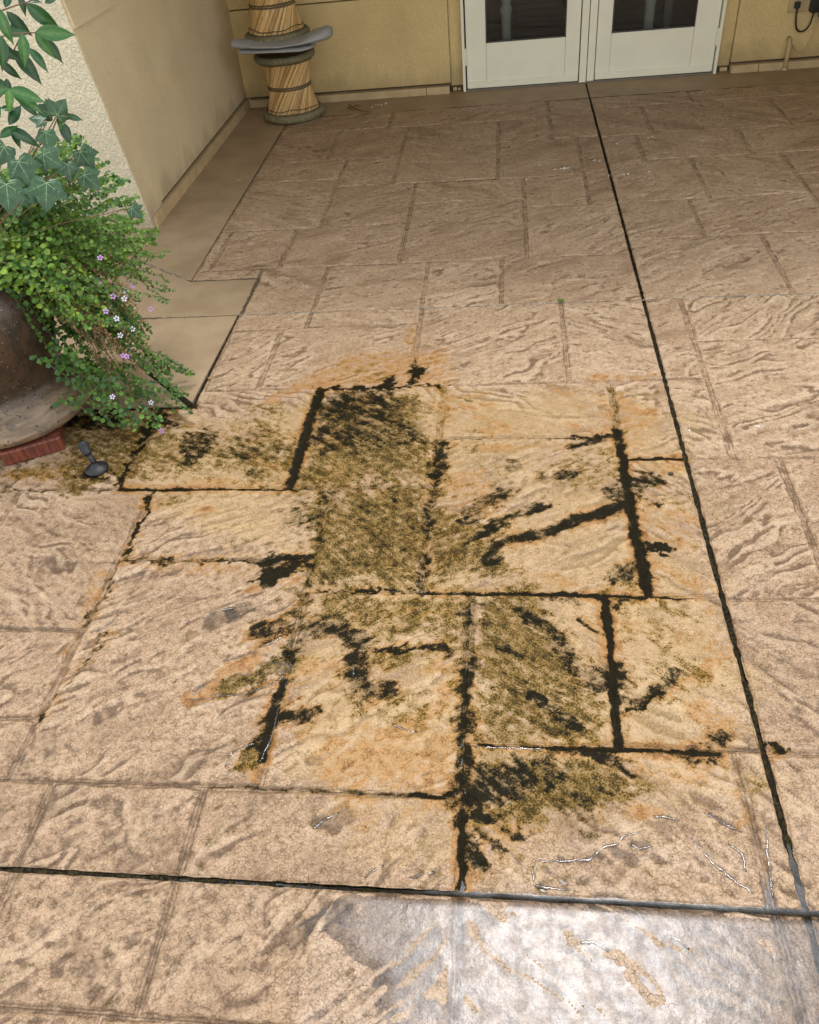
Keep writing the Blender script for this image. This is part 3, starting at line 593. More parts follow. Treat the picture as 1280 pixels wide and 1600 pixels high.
rim = MB()
for t in ('290,1092 330,1091 380,1085 430,1068 446,1052', '300,1080 318,1069 336,1062', '405,1012 425,1004 442,993', '315,968 345,952 385,945', '436,1100 424,1150 404,1192', '352,1200 362,1176 400,1160', '485,1298 505,1280 530,1268', '833,1342 850,1346 885,1344 922,1342 945,1324 966,1318 975,1306 1002,1300', '985,1316 1000,1324 1022,1321', '612,1130 630,1139 652,1143', '553,1036 552,1058', '742,1167 850,1169', '1196,1290 1202,1350 1208,1402', '1080,1308 1110,1345 1150,1378 1192,1406', '1138,1318 1160,1335 1166,1362', '836,1345 834,1383 900,1392', '185,960 160,985 128,990', '905,1475 925,1471 945,1482 962,1496', '1040,1462 1062,1470 1078,1486', '570,1370 600,1352', '640,1372 680,1362', '1100,1270 1130,1285 1160,1300', '1020,1275 1060,1282', ):
    W = parse(t); pts = []; n_ = 0
    for (xa, ya), (xb, yb) in zip(W, W[1:]):
        k = max(2, int(math.hypot(xb-xa, yb-ya)/5))
        for q in range(k):
            f = q/k; gx, gy = G(xa+(xb-xa)*f, ya+(yb-ya)*f); pts.append([gx+rng.normal(0, .0010), gy+rng.normal(0, .0010), ground_z(gx, gy)])
    gx, gy = G(*W[-1]); pts.append([gx, gy, ground_z(gx, gy)]); zz = np.array([p[2] for p in pts]); zz = np.convolve(np.pad(zz, 2, 'edge'), np.ones(5)/5, 'valid')
    pts = [(p[0], p[1], float(q)+.0004) for p, q in zip(pts, zz)]
    r_ = [(.0004+.0030*math.sin(math.pi*(i+.5)/len(pts))**.5*rng.uniform(.5, 1.2),)*2 for i in range(len(pts))]; r_ = [(a, a*.42) for a, _ in r_]
    rim.tube(pts, r_, 10)
rm_o = rim.build('water_rim', M_RIM, None, True); tag(rm_o, kind='structure')

# ground beyond the patio, made pale to bounce light onto the walls
far = mesh_from('ground', [(-60, -60, -.05), (60, -60, -.05), (60, 60, -.05), (-60, 60, -.05)], [(0, 1, 2, 3)], simple('ground_bounce', (.50, .45, .37), .8, .2, 3, .003, 30)); tag(far, kind='structure')

# ------------------------------------------------------------------ side wall (left)
lw = empty('side_wall', (-1.87, 3.97, 0)); tag(lw, 'tan stucco side wall running back from the bright front corner to the stools', 'wall')
def quad_solid(name, pts_front, back, mat, parent):
    """prism: polygon pts_front (3d) pushed by vector back"""
    n = len(pts_front); P_ = [Vector(p) for p in pts_front]; Q = [p+Vector(back) for p in P_]
    F = [tuple(range(n)), tuple(range(2*n-1, n-1, -1))]+[(i, i+n, (i+1) % n+n, (i+1) % n) for i in range(n)]
    o = mesh_from(name, P_+Q, F, mat, parent, False)
    bm = bmesh.new(); bm.from_mesh(o.data); bmesh.ops.recalc_face_normals(bm, faces=bm.faces[:]); bm.to_mesh(o.data); bm.free(); return o
YC = lambda z: 3.985-.20*min(z, 1.25)
zt = 3.3
quad_solid('stucco_face', [(-1.87, YC(.07), .07), (-1.87, YC(.96), .96), (-1.87, YC(1.25), 1.25), (-1.87, YC(1.25), zt), (-1.87, 6.16, zt), (-1.87, 6.16, .07)], (-.04, 0, 0), M_STUC, lw)
quad_solid('stucco_band', [(-1.858, YC(.963)+.001, .963), (-1.858, YC(1.25)+.001, 1.25), (-1.858, YC(1.25)+.001, zt), (-1.858, 4.22, zt), (-1.858, 4.225, .965)], (-.011, 0, 0), M_STUC, lw)
quad_solid('plinth', [(-1.852, 3.99, -.02), (-1.852, 3.99, .052), (-1.852, 6.1, .052), (-1.852, 6.1, -.02)], (-.05, 0, 0), M_PLINTH, lw)
quad_solid('reveal', [(-1.888, 3.995, .05), (-1.888, 3.995, .075), (-1.888, 6.13, .075), (-1.888, 6.13, .05)], (-.03, 0, 0), simple('reveal_shade', (.10, .07, .04), .9), lw)  # slot back coloured dark for the shade under the wall edge
fw = empty('front_wall', (-2.5, 3.97, 0)); tag(fw, 'rough stucco front face behind the potted plants, its daylight put into a paler colour', 'wall')
quad_solid('stucco_face', [(-1.8745, YC(0)-.003, -.02), (-1.8745, YC(1.25)-.003, 1.25), (-1.8745, YC(1.25)-.003, zt), (-4.5, YC(1.25)-.003, zt), (-4.5, YC(1.25)-.003, 1.25), (-4.5, YC(0)-.003, -.02)], (0, .2, 0), M_STUCR, fw)

# ------------------------------------------------------------------ back wall
bw = empty('back_wall', (0, 6.13, 0)); tag(bw, 'tan stucco back wall with white glass doors set in it', 'wall')
def wallpart(name, a, b, mat, bev=0.0): return MB().box(a, b, bev).build(name, mat, bw)
wallpart('stucco_panel', (-1.90, 6.095, .058), (-.385, 6.30, .597), M_STUCB, .004); wallpart('stucco_panel', (-1.90, 6.095, .604), (-.385, 6.30, 3.3), M_STUCB, .004)
wallpart('stucco_strip', (-.383, 6.125, .035), (-.300, 6.30, 3.3), M_STUCB); wallpart('stucco_strip', (1.412, 6.125, .035), (1.497, 6.30, 3.3), M_STUCB)
wallpart('stucco_panel', (1.50, 6.095, .058), (4.5, 6.30, 3.3), M_STUCB, .004)
wallpart('wall_above_doors', (-.300, 6.10, 2.10), (1.412, 6.30, 3.3), M_STUCB)
rv = wallpart('reveal', (-1.89, 6.118, .04), (-.383, 6.29, .61), bpy.data.materials['reveal_shade']); rv2 = wallpart('reveal', (1.50, 6.118, .03), (4.5, 6.29, .07), bpy.data.materials['reveal_shade'])
wallpart('plinth', (-1.85, 6.068, -.02), (-.56, 6.13, .043), M_PLINTH, .003); wallpart('plinth', (-.557, 6.068, -.02), (-.395, 6.13, .043), M_PLINTH, .003)
wallpart('plinth', (1.505, 6.068, -.02), (1.68, 6.13, .043), M_PLINTH, .003); wallpart('plinth', (1.683, 6.068, -.02), (4.5, 6.13, .043), M_PLINTH, .003)
wallpart('weep_gap', (-.39, 6.14, -.02), (-.30, 6.2, .04), bpy.data.materials['reveal_shade']); wallpart('weep_gap', (1.41, 6.14, -.02), (1.505, 6.2, .04), bpy.data.materials['reveal_shade'])
m = MB(); m.box((-.372, 6.118, 0), (-.345, 6.15, .022), .003); m.box((-.338, 6.12, 0), (-.318, 6.15, .016), .003); m.box((1.44, 6.115, 0), (1.49, 6.15, .025), .004); m.build('mortar_lump', M_PLINTH, bw)

# ------------------------------------------------------------------ glass doors
dr = empty('glass_doors', (.56, 6.13, 0)); tag(dr, 'pair of off white glass doors at the far end of the patio', 'door')
def dpart(name, boxes, mat=M_WHITE, par=dr, bev=.0015):
    m = MB()
    for a, b in boxes: m.box(a, b, bev)
    return m.build(name, mat, par)
dpart('door_frame', [((-.298, 6.075, 0), (-.280, 6.20, 2.08)), ((1.392, 6.075, 0), (1.410, 6.20, 2.08)), ((-.298, 6.075, 2.06), (1.410, 6.20, 2.10))])
dpart('threshold', [((-.28, 6.09, -.005), (1.39, 6.22, .008))], simple('threshold_metal', (.16, .14, .11), .5))
def leaf(x0, x1, gx0, gx1):
    L = MB(); y0, y1 = 6.105, 6.148
    L.box((x0, y0, .012), (gx0, y1, 2.05), .002).box((gx1, y0, .012), (x1, y1, 2.05), .002)
    L.box((gx0+.0012, y0+.0015, .012), (gx1-.0012, y1, .285), .002).box((gx0+.0012, y0+.0015, 1.93), (gx1-.0012, y1, 2.05), .002)
    lf = L.build('door_leaf', M_WHITE, dr)
    q = MB().box((x0+.003, y0-.010, .012), (x1-.003, y0-.001, .052), .002).build('bottom_sweep', M_WHITE); q.parent = lf
    m = MB()
    for a, b in (((gx0, 6.103, .285), (gx0+.008, 6.112, 1.93)), ((gx1-.008, 6.103, .285), (gx1, 6.112, 1.93)), ((gx0, 6.103, .285), (gx1, 6.112, .294)), ((gx0, 6.103, 1.921), (gx1, 6.112, 1.93))): m.box(a, b)
    gk = m.build('glazing_bead', simple('gasket', (.05, .047, .04), .5)); gk.parent = lf
    gp = MB().box((gx0+.004, 6.118, .288), (gx1-.004, 6.124, 1.927)).build('glass_pane', M_GLASS); gp.parent = lf
    return lf
g = NG('window_glass'); g.t.nodes.remove(g.b)
gl = g.n('ShaderNodeBsdfGlossy'); gl.inputs['Roughness'].default_value = .02; tr = g.n('ShaderNodeBsdfTransparent'); tr.inputs[0].default_value = (.75, .78, .76, 1)
fr = g.n('ShaderNodeFresnel'); fr.inputs[0].default_value = 1.7; mx = g.n('ShaderNodeMixShader')
g.t.links.new(fr.outputs[0], mx.inputs[0]); g.t.links.new(tr.outputs[0], mx.inputs[1]); g.t.links.new(gl.outputs[0], mx.inputs[2]); g.t.links.new(mx.outputs[0], g.out.inputs[0]); M_GLASS = g.m
l1 = leaf(-.270, .494, -.135, .400); l2 = leaf(.606, 1.386, .700, 1.235)
dpart('center_post', [((.500, 6.085, .004), (.546, 6.15, 2.05)), ((.552, 6.095, .004), (.600, 6.15, 2.05))])
def hinge(x, z):
    m = MB(); m.tube([(x, 6.088, z), (x, 6.088, z+.10)], .007, 10)
    for q in (.03, .068): m.tube([(x, 6.088, z+q), (x, 6.088, z+q+.002)], .0078, 10)
    m.tube([(x, 6.088, z-.006), (x, 6.088, z)], .004, 8); m.box((x-.010, 6.094, z), (x+.010, 6.106, z+.10)); return m.build('hinge', M_WHITE, dr)
hinge(-.275, .165); hinge(1.388, .17)
# room behind the doors
rm = empty('dark_room', (.5, 7.8, 0)); tag(rm, 'dark unlit room seen through the glass doors', 'room')
mw = dirt_material('room_floor', (.02, .018, .017), (.045, .04, .036), .5)
for k in range(16):
    yy = 6.23+k*.22; MB().box((-1.6, yy, -.03), (2.8, yy+.214, .0), .003).build('floorboard', mw, rm)
m = MB(); m.box((-1.7, 6.31, -.05), (-1.6, 9.8, 2.6)); m.box((2.8, 6.31, -.05), (2.9, 9.8, 2.6)); m.box((-1.7, 9.8, -.05), (2.9, 9.9, 2.6)); m.build('room_wall', M_DARKIN, rm)
MB().box((-1.7, 6.31, 2.6), (2.9, 9.9, 2.7)).build('room_ceiling', M_DARKIN, rm)
tb = empty('dining_table', (.45, 6.75, 0)); tag(tb, 'white turned-leg table standing in the dark room behind the doors', 'table')
tw = simple('table_paint', (.74, .74, .68), .4, .03)
for x, y in ((at(791, 30, 6.45).x, 6.45), (at(1014, 30, 6.45).x, 6.45), (at(1044, 20, 7.2).x, 7.2), (at(1300, 20, 7.2).x, 7.2)):
    pf = [(.001, 0), (.022, 0), (.026, .03), (.020, .06), (.030, .10), (.033, .20), (.034, .30), (.036, .38), (.043, .40), (.043, .415), (.035, .43), (.030, .45), (.040, .47), (.040, .485), (.031, .50), (.036, .56), (.040, .62), (.040, .72), (.001, .72)]
    MB().lathe(pf, (x, y, 0), 20).build('leg', tw, tb, True)
MB().box((at(791, 30, 6.45).x-.12, 6.36, .725), (at(1014, 30, 6.45).x+.15, 7.3, .765), .01).build('tabletop', tw, tb)

# ------------------------------------------------------------------ porch roof over the far half
pf_ = empty('porch_roof', (1, 4.7, 2.6)); tag(pf_, 'flat porch roof shading the far half of the patio', 'roof')
MB().box((-1.84, 3.95, 2.42), (5.2, 6.09, 2.70)).build('ceiling_slab', simple('ceiling_wood', (.10, .07, .045), .7, .2, 8), pf_); MB().box((-1.84, 3.80, 2.28), (5.2, 3.948, 2.70), .01).build('beam', M_STUC, pf_)
MB().box((4.6, 3.81, 0), (4.9, 3.94, 2.279), .01).build('post', M_STUC, pf_)
rw = empty('right_blocker_wall', (2.38, 4.9, 0)); tag(rw, 'unseen stucco wall added to keep side light off the porch floor', 'wall')  # out-of-view wall, set here to block light from the right
MB().box((2.28, 3.96, -.02), (2.48, 6.09, 2.41), .005).build('stucco_face', M_STUCB, rw)

# ------------------------------------------------------------------ cane stools
M_CANE = None
def cane_mat():
    g = NG('cane'); t = g.attr('tint'); P = g.pos(); n = g.noise(g.scale(P, (60, 60, 9)), 1.0, 4)
    c = g.mix(t.outputs['Fac'], (.36, .20, .055), (.84, .58, .26)); c = g.mix(g.math('MULTIPLY', g.step(n, .60, .72), .5), c, (.14, .065, .02))
    return g.fin(c, .38, g.bump(n, .0008))
M_CANE = cane_mat(); M_RING = simple('ring_wrap', (.19, .17, .095), .8, .25, 60, .002, 220)
def rope_mat():
    g = NG('rope'); P = g.pos(); w_ = g.n('ShaderNodeTexWave', wave_type='BANDS', bands_direction='DIAGONAL'); w_.inputs['Scale'].default_value = 55; g.t.links.new(P, w_.inputs[0])
    c = g.mix(w_.outputs['Fac'], (.06, .042, .02), (.24, .185, .10)); return g.fin(c, .85, g.bump(w_.outputs['Fac'], .003))
M_ROPE = rope_mat()
def make_stool(loc, label, rot=0.0):
    t = empty('cane_stool', (0, 0, 0)); tag(t, label, 'stool', 'cane stools stacked in the corner')
    H_, r0, rw_ = .40, .178, .138
    def stick_layer(n, sgn, off, rs, seed):
        rr = random.Random(seed); V = []; F = []; T = []
        dlt = 2*math.acos(rw_/r0)*.95
        for i in range(n):
            a = 2*math.pi*i/n+rr.uniform(-.015, .015); b = a+sgn*dlt; rad = rs*rr.uniform(.8, 1.2)
            p0 = Vector(((r0+off)*math.cos(a), (r0+off)*math.sin(a), .045)); p1 = Vector(((r0+off)*math.cos(b), (r0+off)*math.sin(b), H_-.035))
            d = (p1-p0).normalized(); u_ = d.cross(Vector((0, 0, 1))).normalized(); v_ = d.cross(u_); k0 = len(V); tv = rr.random()
            for j in range(5):
                c = p0.lerp(p1, j/4)+Vector((rr.uniform(-1, 1), rr.uniform(-1, 1), 0))*.0012
                for q in range(6): V.append(c+u_*math.cos(q*math.pi/3)*rad+v_*math.sin(q*math.pi/3)*rad); T.append(tv)
            for j in range(4):
                for q in range(6): F.append((k0+j*6+q, k0+j*6+(q+1) % 6, k0+j*6+6+(q+1) % 6, k0+j*6+6+q))
        return V, F, T
    for (n, sg, off, rs, sd_) in ((128, 1, 0, .0033, 3), (84, -1, -.011, .0058, 4)):
        V, F, T = stick_layer(n, sg, off, rs, sd_); o = mesh_from('cane_sticks', V, F, M_CANE, None, True, {'tint': ('FLOAT', T)}); o['kind'] = 'stuff'; o.parent = t
    def ring(name, R_, r_, z, mat, wav=0.0, n=56, twist=0):
        V = []; F = []
        for i in range(n):
            a = 2*math.pi*i/n; zz = z+wav*math.sin(a*3)+wav*.6*math.sin(a*7+1); rr_ = r_*(1+(.03*math.sin(a*9)))
            for q in range(10): b = 2*math.pi*q/10; V.append(((R_+rr_*math.cos(b))*math.cos(a), (R_+rr_*math.cos(b))*math.sin(a), zz+rr_*math.sin(b)))
        for i in range(n):
            for q in range(10): F.append((i*10+q, ((i+1) % n)*10+q, ((i+1) % n)*10+(q+1) % 10, i*10+(q+1) % 10))
        o = mesh_from(name, V, F, mat, None, True); o.parent = t; return o
    ring('base_ring', r0+.012, .026, .026, M_RING); ring('top_ring', r0+.006, .022, H_-.022, M_RING)
    ring('rope_band', rw_+.005, .006, H_*.50-.006, M_ROPE); ring('rope_band', rw_+.005, .006, H_*.50+.007, M_ROPE)
    ring('binding_cord', r0-.001, .0026, .075, M_ROPE, .006, 72); ring('binding_cord', r0+.003, .004, .052, M_ROPE, .0015, 72); ring('binding_cord', r0+.001, .004, H_-.048, M_ROPE, .0015, 72)
    m = MB(); m.lathe([(.001, H_-.020), (r0*.5, H_-.022), (r0-.004, H_-.016)], (0, 0, 0), 32); o = m.build('woven_seat', M_ROPE, None, True); o.parent = t
    t.location = loc; t.rotation_euler.z = rot; return t
st1 = make_stool((-1.462, 5.795, 0), 'lower cane stool standing on the floor in the wall corner', .3)
st2 = make_stool((-1.482, 5.79, .475), 'upper cane stool stacked on the grey mat above the other stool', 1.1)
# rolled mat between them
mt = empty('folded_mat', (-1.45, 5.6, .41)); tag(mt, 'grey felt mat folded and squeezed between the two cane stools', 'mat')
def felt():
    g = NG('felt'); P = g.pos(); n = g.noise(P, 160, 4, .7); n1 = g.noise(P, 14, 3)
    c = g.mix(g.step(n, .35, .65), (.28, .285, .28), (.46, .465, .45)); c = g.mix(g.math('MULTIPLY', g.step(n1, .45, .65), .3), c, (.33, .33, .32)); return g.fin(c, .95, g.bump(n, .003))
M_FELT = felt()
def flat_tube(name, pts, rads, n=20):
    m = MB(); m.tube(pts, rads, n)
    return m.build(name, M_FELT, mt, True)
YM = 5.62
def mp(x, y, dy=0): p = at(x, y, YM+dy); return (p.x, p.y, p.z)
def smooth_path(ctrl, n):
    P_ = [Vector(c[:3]) for c in ctrl]; W_ = [Vector((c[3], c[4], 0)) for c in ctrl]; out = []; ro = []
    for i in range(n):
        t = i/(n-1)*(len(P_)-1); k = min(int(t), len(P_)-2); f = t-k; f = f*f*(3-2*f)*.5+f*.5
        out.append(P_[k].lerp(P_[k+1], f)); q = W_[k].lerp(W_[k+1], f); ro.append((q.x, q.y))
    return out, ro
p1, r1 = smooth_path([(*mp(364, 68), .050, .024), (*mp(374, 69), .060, .026), (*mp(405, 68), .12, .016), (*mp(440, 66), .15, .012), (*mp(474, 61), .15, .013), (*mp(492, 56), .13, .030), (*mp(510, 51), .10, .036), (*mp(518, 49), .05, .024)], 40)
flat_tube('upper_fold', p1, r1)
p2, r2 = smooth_path([(*mp(376, 80, -.01), .05, .014), (*mp(400, 77, -.01), .10, .013), (*mp(440, 73, -.01), .14, .016), (*mp(475, 71, -.01), .14, .018), (*mp(490, 69, -.01), .10, .012)], 24)
flat_tube('lower_fold', p2, r2)

# ------------------------------------------------------------------ wall fittings, right
cp = empty('conduit_pipe', (1.845, 6.07, 0)); tag(cp, 'short tan painted conduit standing against the right part of the back wall', 'pipe')
MB().tube([(1.845, 6.045, 0), (1.845, 6.05, .15), (1.842, 6.058, .172), (1.840, 6.085, .183)], [.0135, .0135, .0135, .012], 12).build('pipe', M_PLINTH, cp, True)
MB().tube([(1.845, 6.045, .0), (1.845, 6.045, .012)], .02, 12).build('collar', M_PLINTH, cp, True)
ol = empty('outlet_box', (1.86, 6.09, .33)); tag(ol, 'tan weatherproof outlet with a plug beside the black timer', 'outlet')
MB().box((1.80, 6.080, .325), (1.93, 6.096, .50), .004).build('cover', M_PLINTH, ol); MB().box((1.83, 6.045, .352), (1.862, 6.079, .388), .005).build('plug', M_BLACK, ol)
tm = empty('timer_box', (2.0, 6.05, .35)); tag(tm, 'black plastic timer box with a green dial on the right wall', 'timer')
MB().box((1.925, 6.02, .325), (2.12, 6.09, .55), .008).build('housing', M_BLACK, tm)
MB().tube([(2.0, 6.005, .385), (2.0, 6.019, .385)], .035, 20).build('dial', simple('green_dial', (.10, .30, .03), .4), tm, True)
MB().box((1.985, 6.03, .295), (2.0, 6.06, .324), .003).build('cable_gland', M_BLACK, tm)
def cable(name, label, pts, r_, mat):
    P_ = [Vector(p) for p in pts]; out = []
    for i in range(len(P_)-1):
        a, b, c, d = P_[max(i-1, 0)], P_[i], P_[i+1], P_[min(i+2, len(P_)-1)]
        for k in range(8):
            t = k/8; out.append(.5*((2*b)+(c-a)*t+(2*a-5*b+4*c-d)*t*t+(3*b-a-3*c+d)*t*t*t))
    out.append(P_[-1]); o = MB().tube(out, r_, 8).build(name, mat, None, True); tag(o, label, 'cable'); return o
cable('power_cable', 'thick black cable looping below the outlet up to the timer', [(1.85, 6.06, .352), (1.853, 6.06, .30), (1.872, 6.06, .235), (1.91, 6.06, .218), (1.945, 6.06, .25), (1.955, 6.055, .325)], .0058, M_BLACK)
cable('thin_wire', 'thin tan wire sagging from the timer box to the conduit top', [(1.992, 6.05, .295), (1.985, 6.06, .22), (1.965, 6.07, .13), (1.93, 6.075, .09), (1.88, 6.08, .13), (1.845, 6.08, .18)], .0035, M_PLINTH)

# ------------------------------------------------------------------ pot
PC = Vector((-1.80, 2.25, 0))
def pot_mat():
    g = NG('pot_glaze'); P = g.pos(); sp = g.n('ShaderNodeSeparateXYZ'); g.t.links.new(P, sp.inputs[0])
    n1 = g.noise(P, 7, 5, .65, .4); n2 = g.noise(P, 30, 5, .65); n3 = g.noise(g.scale(P, (9, 9, 60)), 1, 4)
    c = g.mix(g.step(n1, .35, .65), (.026, .016, .010), (.075, .046, .028))
    c = g.mix(g.math('MULTIPLY', g.step(n2, .5, .66), .6), c, (.018, .017, .016))
    c = g.mix(g.math('MULTIPLY', g.step(n1, .60, .72), .35), c, (.10, .04, .026))
    bare = g.step(g.math('ADD', sp.outputs[2], g.math('MULTIPLY', g.math('SUBTRACT', n1, .5), .14)), .20, .13)
    fc = g.mix(g.step(n3, .35, .65), (.16, .105, .062), (.27, .19, .12)); fc = g.mix(g.math('MULTIPLY', g.step(n2, .55, .62), .7), fc, (.085, .075, .062))
    c = g.mix(bare, c, fc)
    v = g.n('ShaderNodeTexVoronoi'); v.inputs['Scale'].default_value = 70; g.t.links.new(P, v.inputs[0]); v.inputs['Randomness'].default_value = 1
    pit = g.math('MULTIPLY', g.step(v.outputs['Distance'], .26, .18), g.step(g.noise(P, 24, 2), .50, .58)); c = g.mix(g.math('MULTIPLY', pit, .9), c, (.010, .009, .008))
    v2 = g.n('ShaderNodeTexVoronoi'); v2.inputs['Scale'].default_value = 95; g.t.links.new(g.scale(P, (1.1, .9, 1.3)), v2.inputs[0])
    fl = g.math('MULTIPLY', g.step(v2.outputs['Distance'], .16, .10), g.step(g.noise(P, 33, 2), .56, .60)); c = g.mix(fl, c, (.5, .46, .38))
    h = g.math('SUBTRACT', g.math('ADD', g.math('MULTIPLY', n2, .6), g.math('MULTIPLY', n3, .3)), g.math('MULTIPLY', pit, .6))
    return g.fin(c, g.step(n2, .3, .7, .26, .5), g.bump(h, .004))
pot = empty('garden_urn', (PC.x, PC.y, .055)); tag(pot, 'large brown glazed urn with a flared foot resting on a red brick', 'pot')
prof = [(.001, .06), (.272, .060), (.284, .070), (.287, .088), (.280, .103), (.268, .112), (.264, .116), (.262, .122), (.253, .140), (.232, .158), (.216, .178), (.210, .20), (.214, .235), (.228, .28), (.243, .33), (.252, .38), (.256, .43), (.252, .48), (.240, .52), (.222, .55), (.208, .565), (.204, .575), (.222, .585), (.236, .597), (.240, .612), (.232, .624), (.216, .626), (.206, .612), (.20, .58)]
MB().lathe(prof, (PC.x, PC.y, 0), 72).build('body', pot_mat(), pot, True)
MB().lathe([(.001, .60), (.11, .597), (.215, .59)], (PC.x, PC.y, 0), 24).build('soil', simple('potting_soil', (.035, .024, .016), .9, .3, 90, .006, 150), pot, True)
def brick_mat():
    g = NG('red_brick'); P = g.pos(); n = g.noise(g.scale(P, (150, 60, 14)), 1, 4); n1 = g.noise(P, 26, 4)
    c = g.mix(g.step(n, .35, .65), (.095, .024, .015), (.20, .055, .032)); c = g.mix(g.math('MULTIPLY', g.step(n1, .5, .68), .6), c, (.07, .028, .02)); return g.fin(c, .42, g.bump(n, .003))
M_BRICK = brick_mat()
bd = [((-1.636, 2.010), 27, 'red clay brick jutting out from under the urn foot'), ((-1.98, 2.42), -40, 'red clay brick hidden under the back of the urn'), ((-1.58, 2.40), 80, 'red clay brick under the right side of the urn')]
for (bx, by), rot, lab in bd:
    m = MB(); m.box((-.103, 0, .001), (.103, .098, .056), .006)
    for f in m.bm.verts: f.co += Vector((math.sin(f.co.y*90)*.0015, math.sin(f.co.x*70)*.002, math.sin(f.co.x*50)*.001))
    o = m.build('brick', M_BRICK, None, False); o.location = (bx, by, 0); o.rotation_euler.z = R(rot); tag(o, lab, 'brick', 'bricks under the urn')
# irrigation fitting
ir = empty('irrigation_head', (-1.392, 1.945, 0)); tag(ir, 'small black plastic irrigation stub sticking out of the paving beside the brick', 'sprinkler')
ix, iy = -1.392, 1.945
MB().lathe([(.001, .001), (.029, .001), (.030, .004), (.026, .008), (.017, .012), (.010, .016), (.007, .022)], (ix+.006, iy, 0), 28).build('flange', M_BLACK, ir, True)
MB().tube([(ix+.006, iy, .014), (ix+.002, iy+.004, .030), (ix-.008, iy+.012, .044)], [.009, .0065, .008], 12).build('stem', M_BLACK, ir, True)
MB().tube([(ix-.006, iy+.010, .040), (ix-.010, iy+.013, .050), (ix-.0101, iy+.0131, .0505), (ix-.013, iy+.017, .064), (ix-.016, iy+.020, .071), (ix-.017, iy+.021, .073)], [.0095, .0125, .0115, .0130, .0115, .006], 14).build('cap', simple('cap_plastic', (.014, .016, .018), .6), ir, True)

ir.scale = (1.35, 1.35, 1.35)
# ------------------------------------------------------------------ plants
def leaf_mat(name, rough=.42, trans=.25):
    g = NG(name); t = g.attr('tint'); P = g.pos(); n = g.noise(P, 130, 3)
    c = g.mix(g.step(n, .3, .7, .0, .35), t.outputs['Color'], (.02, .05, .012)); g.fin(c, rough, g.bump(n, .0006))
    d = g.n('ShaderNodeBsdfTranslucent'); g.t.links.new(t.outputs['Color'], d.inputs[0]); mx = g.n('ShaderNodeMixShader'); mx.inputs[0].default_value = trans
    g.t.links.new(g.b.outputs[0], mx.inputs[1]); g.t.links.new(d.outputs[0], mx.inputs[2]); g.t.links.new(mx.outputs[0], g.out.inputs[0]); return g.m
M_LEAF = leaf_mat('small_leaves', .5, .3)
def stem_mat(name, a, b): return simple(name, a, .7, .3, 60)
M_STEM = stem_mat('green_stem', (.13, .13, .045), None); M_TWIG = stem_mat('dry_stem', (.16, .085, .045), None)

tp = empty('trailing_plant', (PC.x, PC.y, .6)); tag(tp, 'trailing plant with tiny round leaves and lilac flowers spilling over the urn', 'plant')
def bez(a, b, c, d, n):
    t = np.linspace(0, 1, n)[:, None]; return (1-t)**3*a+3*(1-t)**2*t*b+3*(1-t)*t*t*c+t**3*d
LV, LF, LC = [], [], []
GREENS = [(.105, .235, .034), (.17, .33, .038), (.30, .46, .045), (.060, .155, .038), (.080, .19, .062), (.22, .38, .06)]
def round_leaf(p, nrm, up, r, col):
    nrm = nrm.normalized(); a = up-nrm*up.dot(nrm); a = a.normalized() if a.length > 1e-4 else nrm.orthogonal().normalized(); b = nrm.cross(a)
    k = len(LV); LV.append(p+nrm*(-r*.18)+a*r*.7)
    for i in range(8):
        an = math.pi*2*i/8+math.pi/8; rr = r*random.uniform(.88, 1.08); q = p+a*(r*.7+math.cos(an)*rr)+b*(math.sin(an)*rr*.98)
        LV.append(q+nrm*(r*.10*math.cos(an*2+1)))
    for i in range(8): LF.append((k, k+1+i, k+1+(i+1) % 8))
    v = random.uniform(.8, 1.2); LC.extend([(col[0]*v, col[1]*v, col[2]*v, 1)]*9)
def crumb(p, r, col):
    n = Vector((random.gauss(0, 1), random.gauss(0, 1), random.gauss(0, 1))).normalized(); a = n.orthogonal().normalized(); b = n.cross(a); k = len(LV)
    for i in range(5):
        an = i*2*math.pi/5; rr = r*random.uniform(.4, 1.1); LV.append(p+a*math.cos(an)*rr+b*math.sin(an)*rr*.7+n*random.uniform(-.3, .3)*r)
    LF.append((k, k+1, k+2)); LF.append((k, k+2, k+3)); LF.append((k, k+3, k+4)); v = random.uniform(.7, 1.2); LC.extend([(col[0]*v, col[1]*v, col[2]*v, 1)]*5)
stems = MB(); dry = MB(); FLOW = []
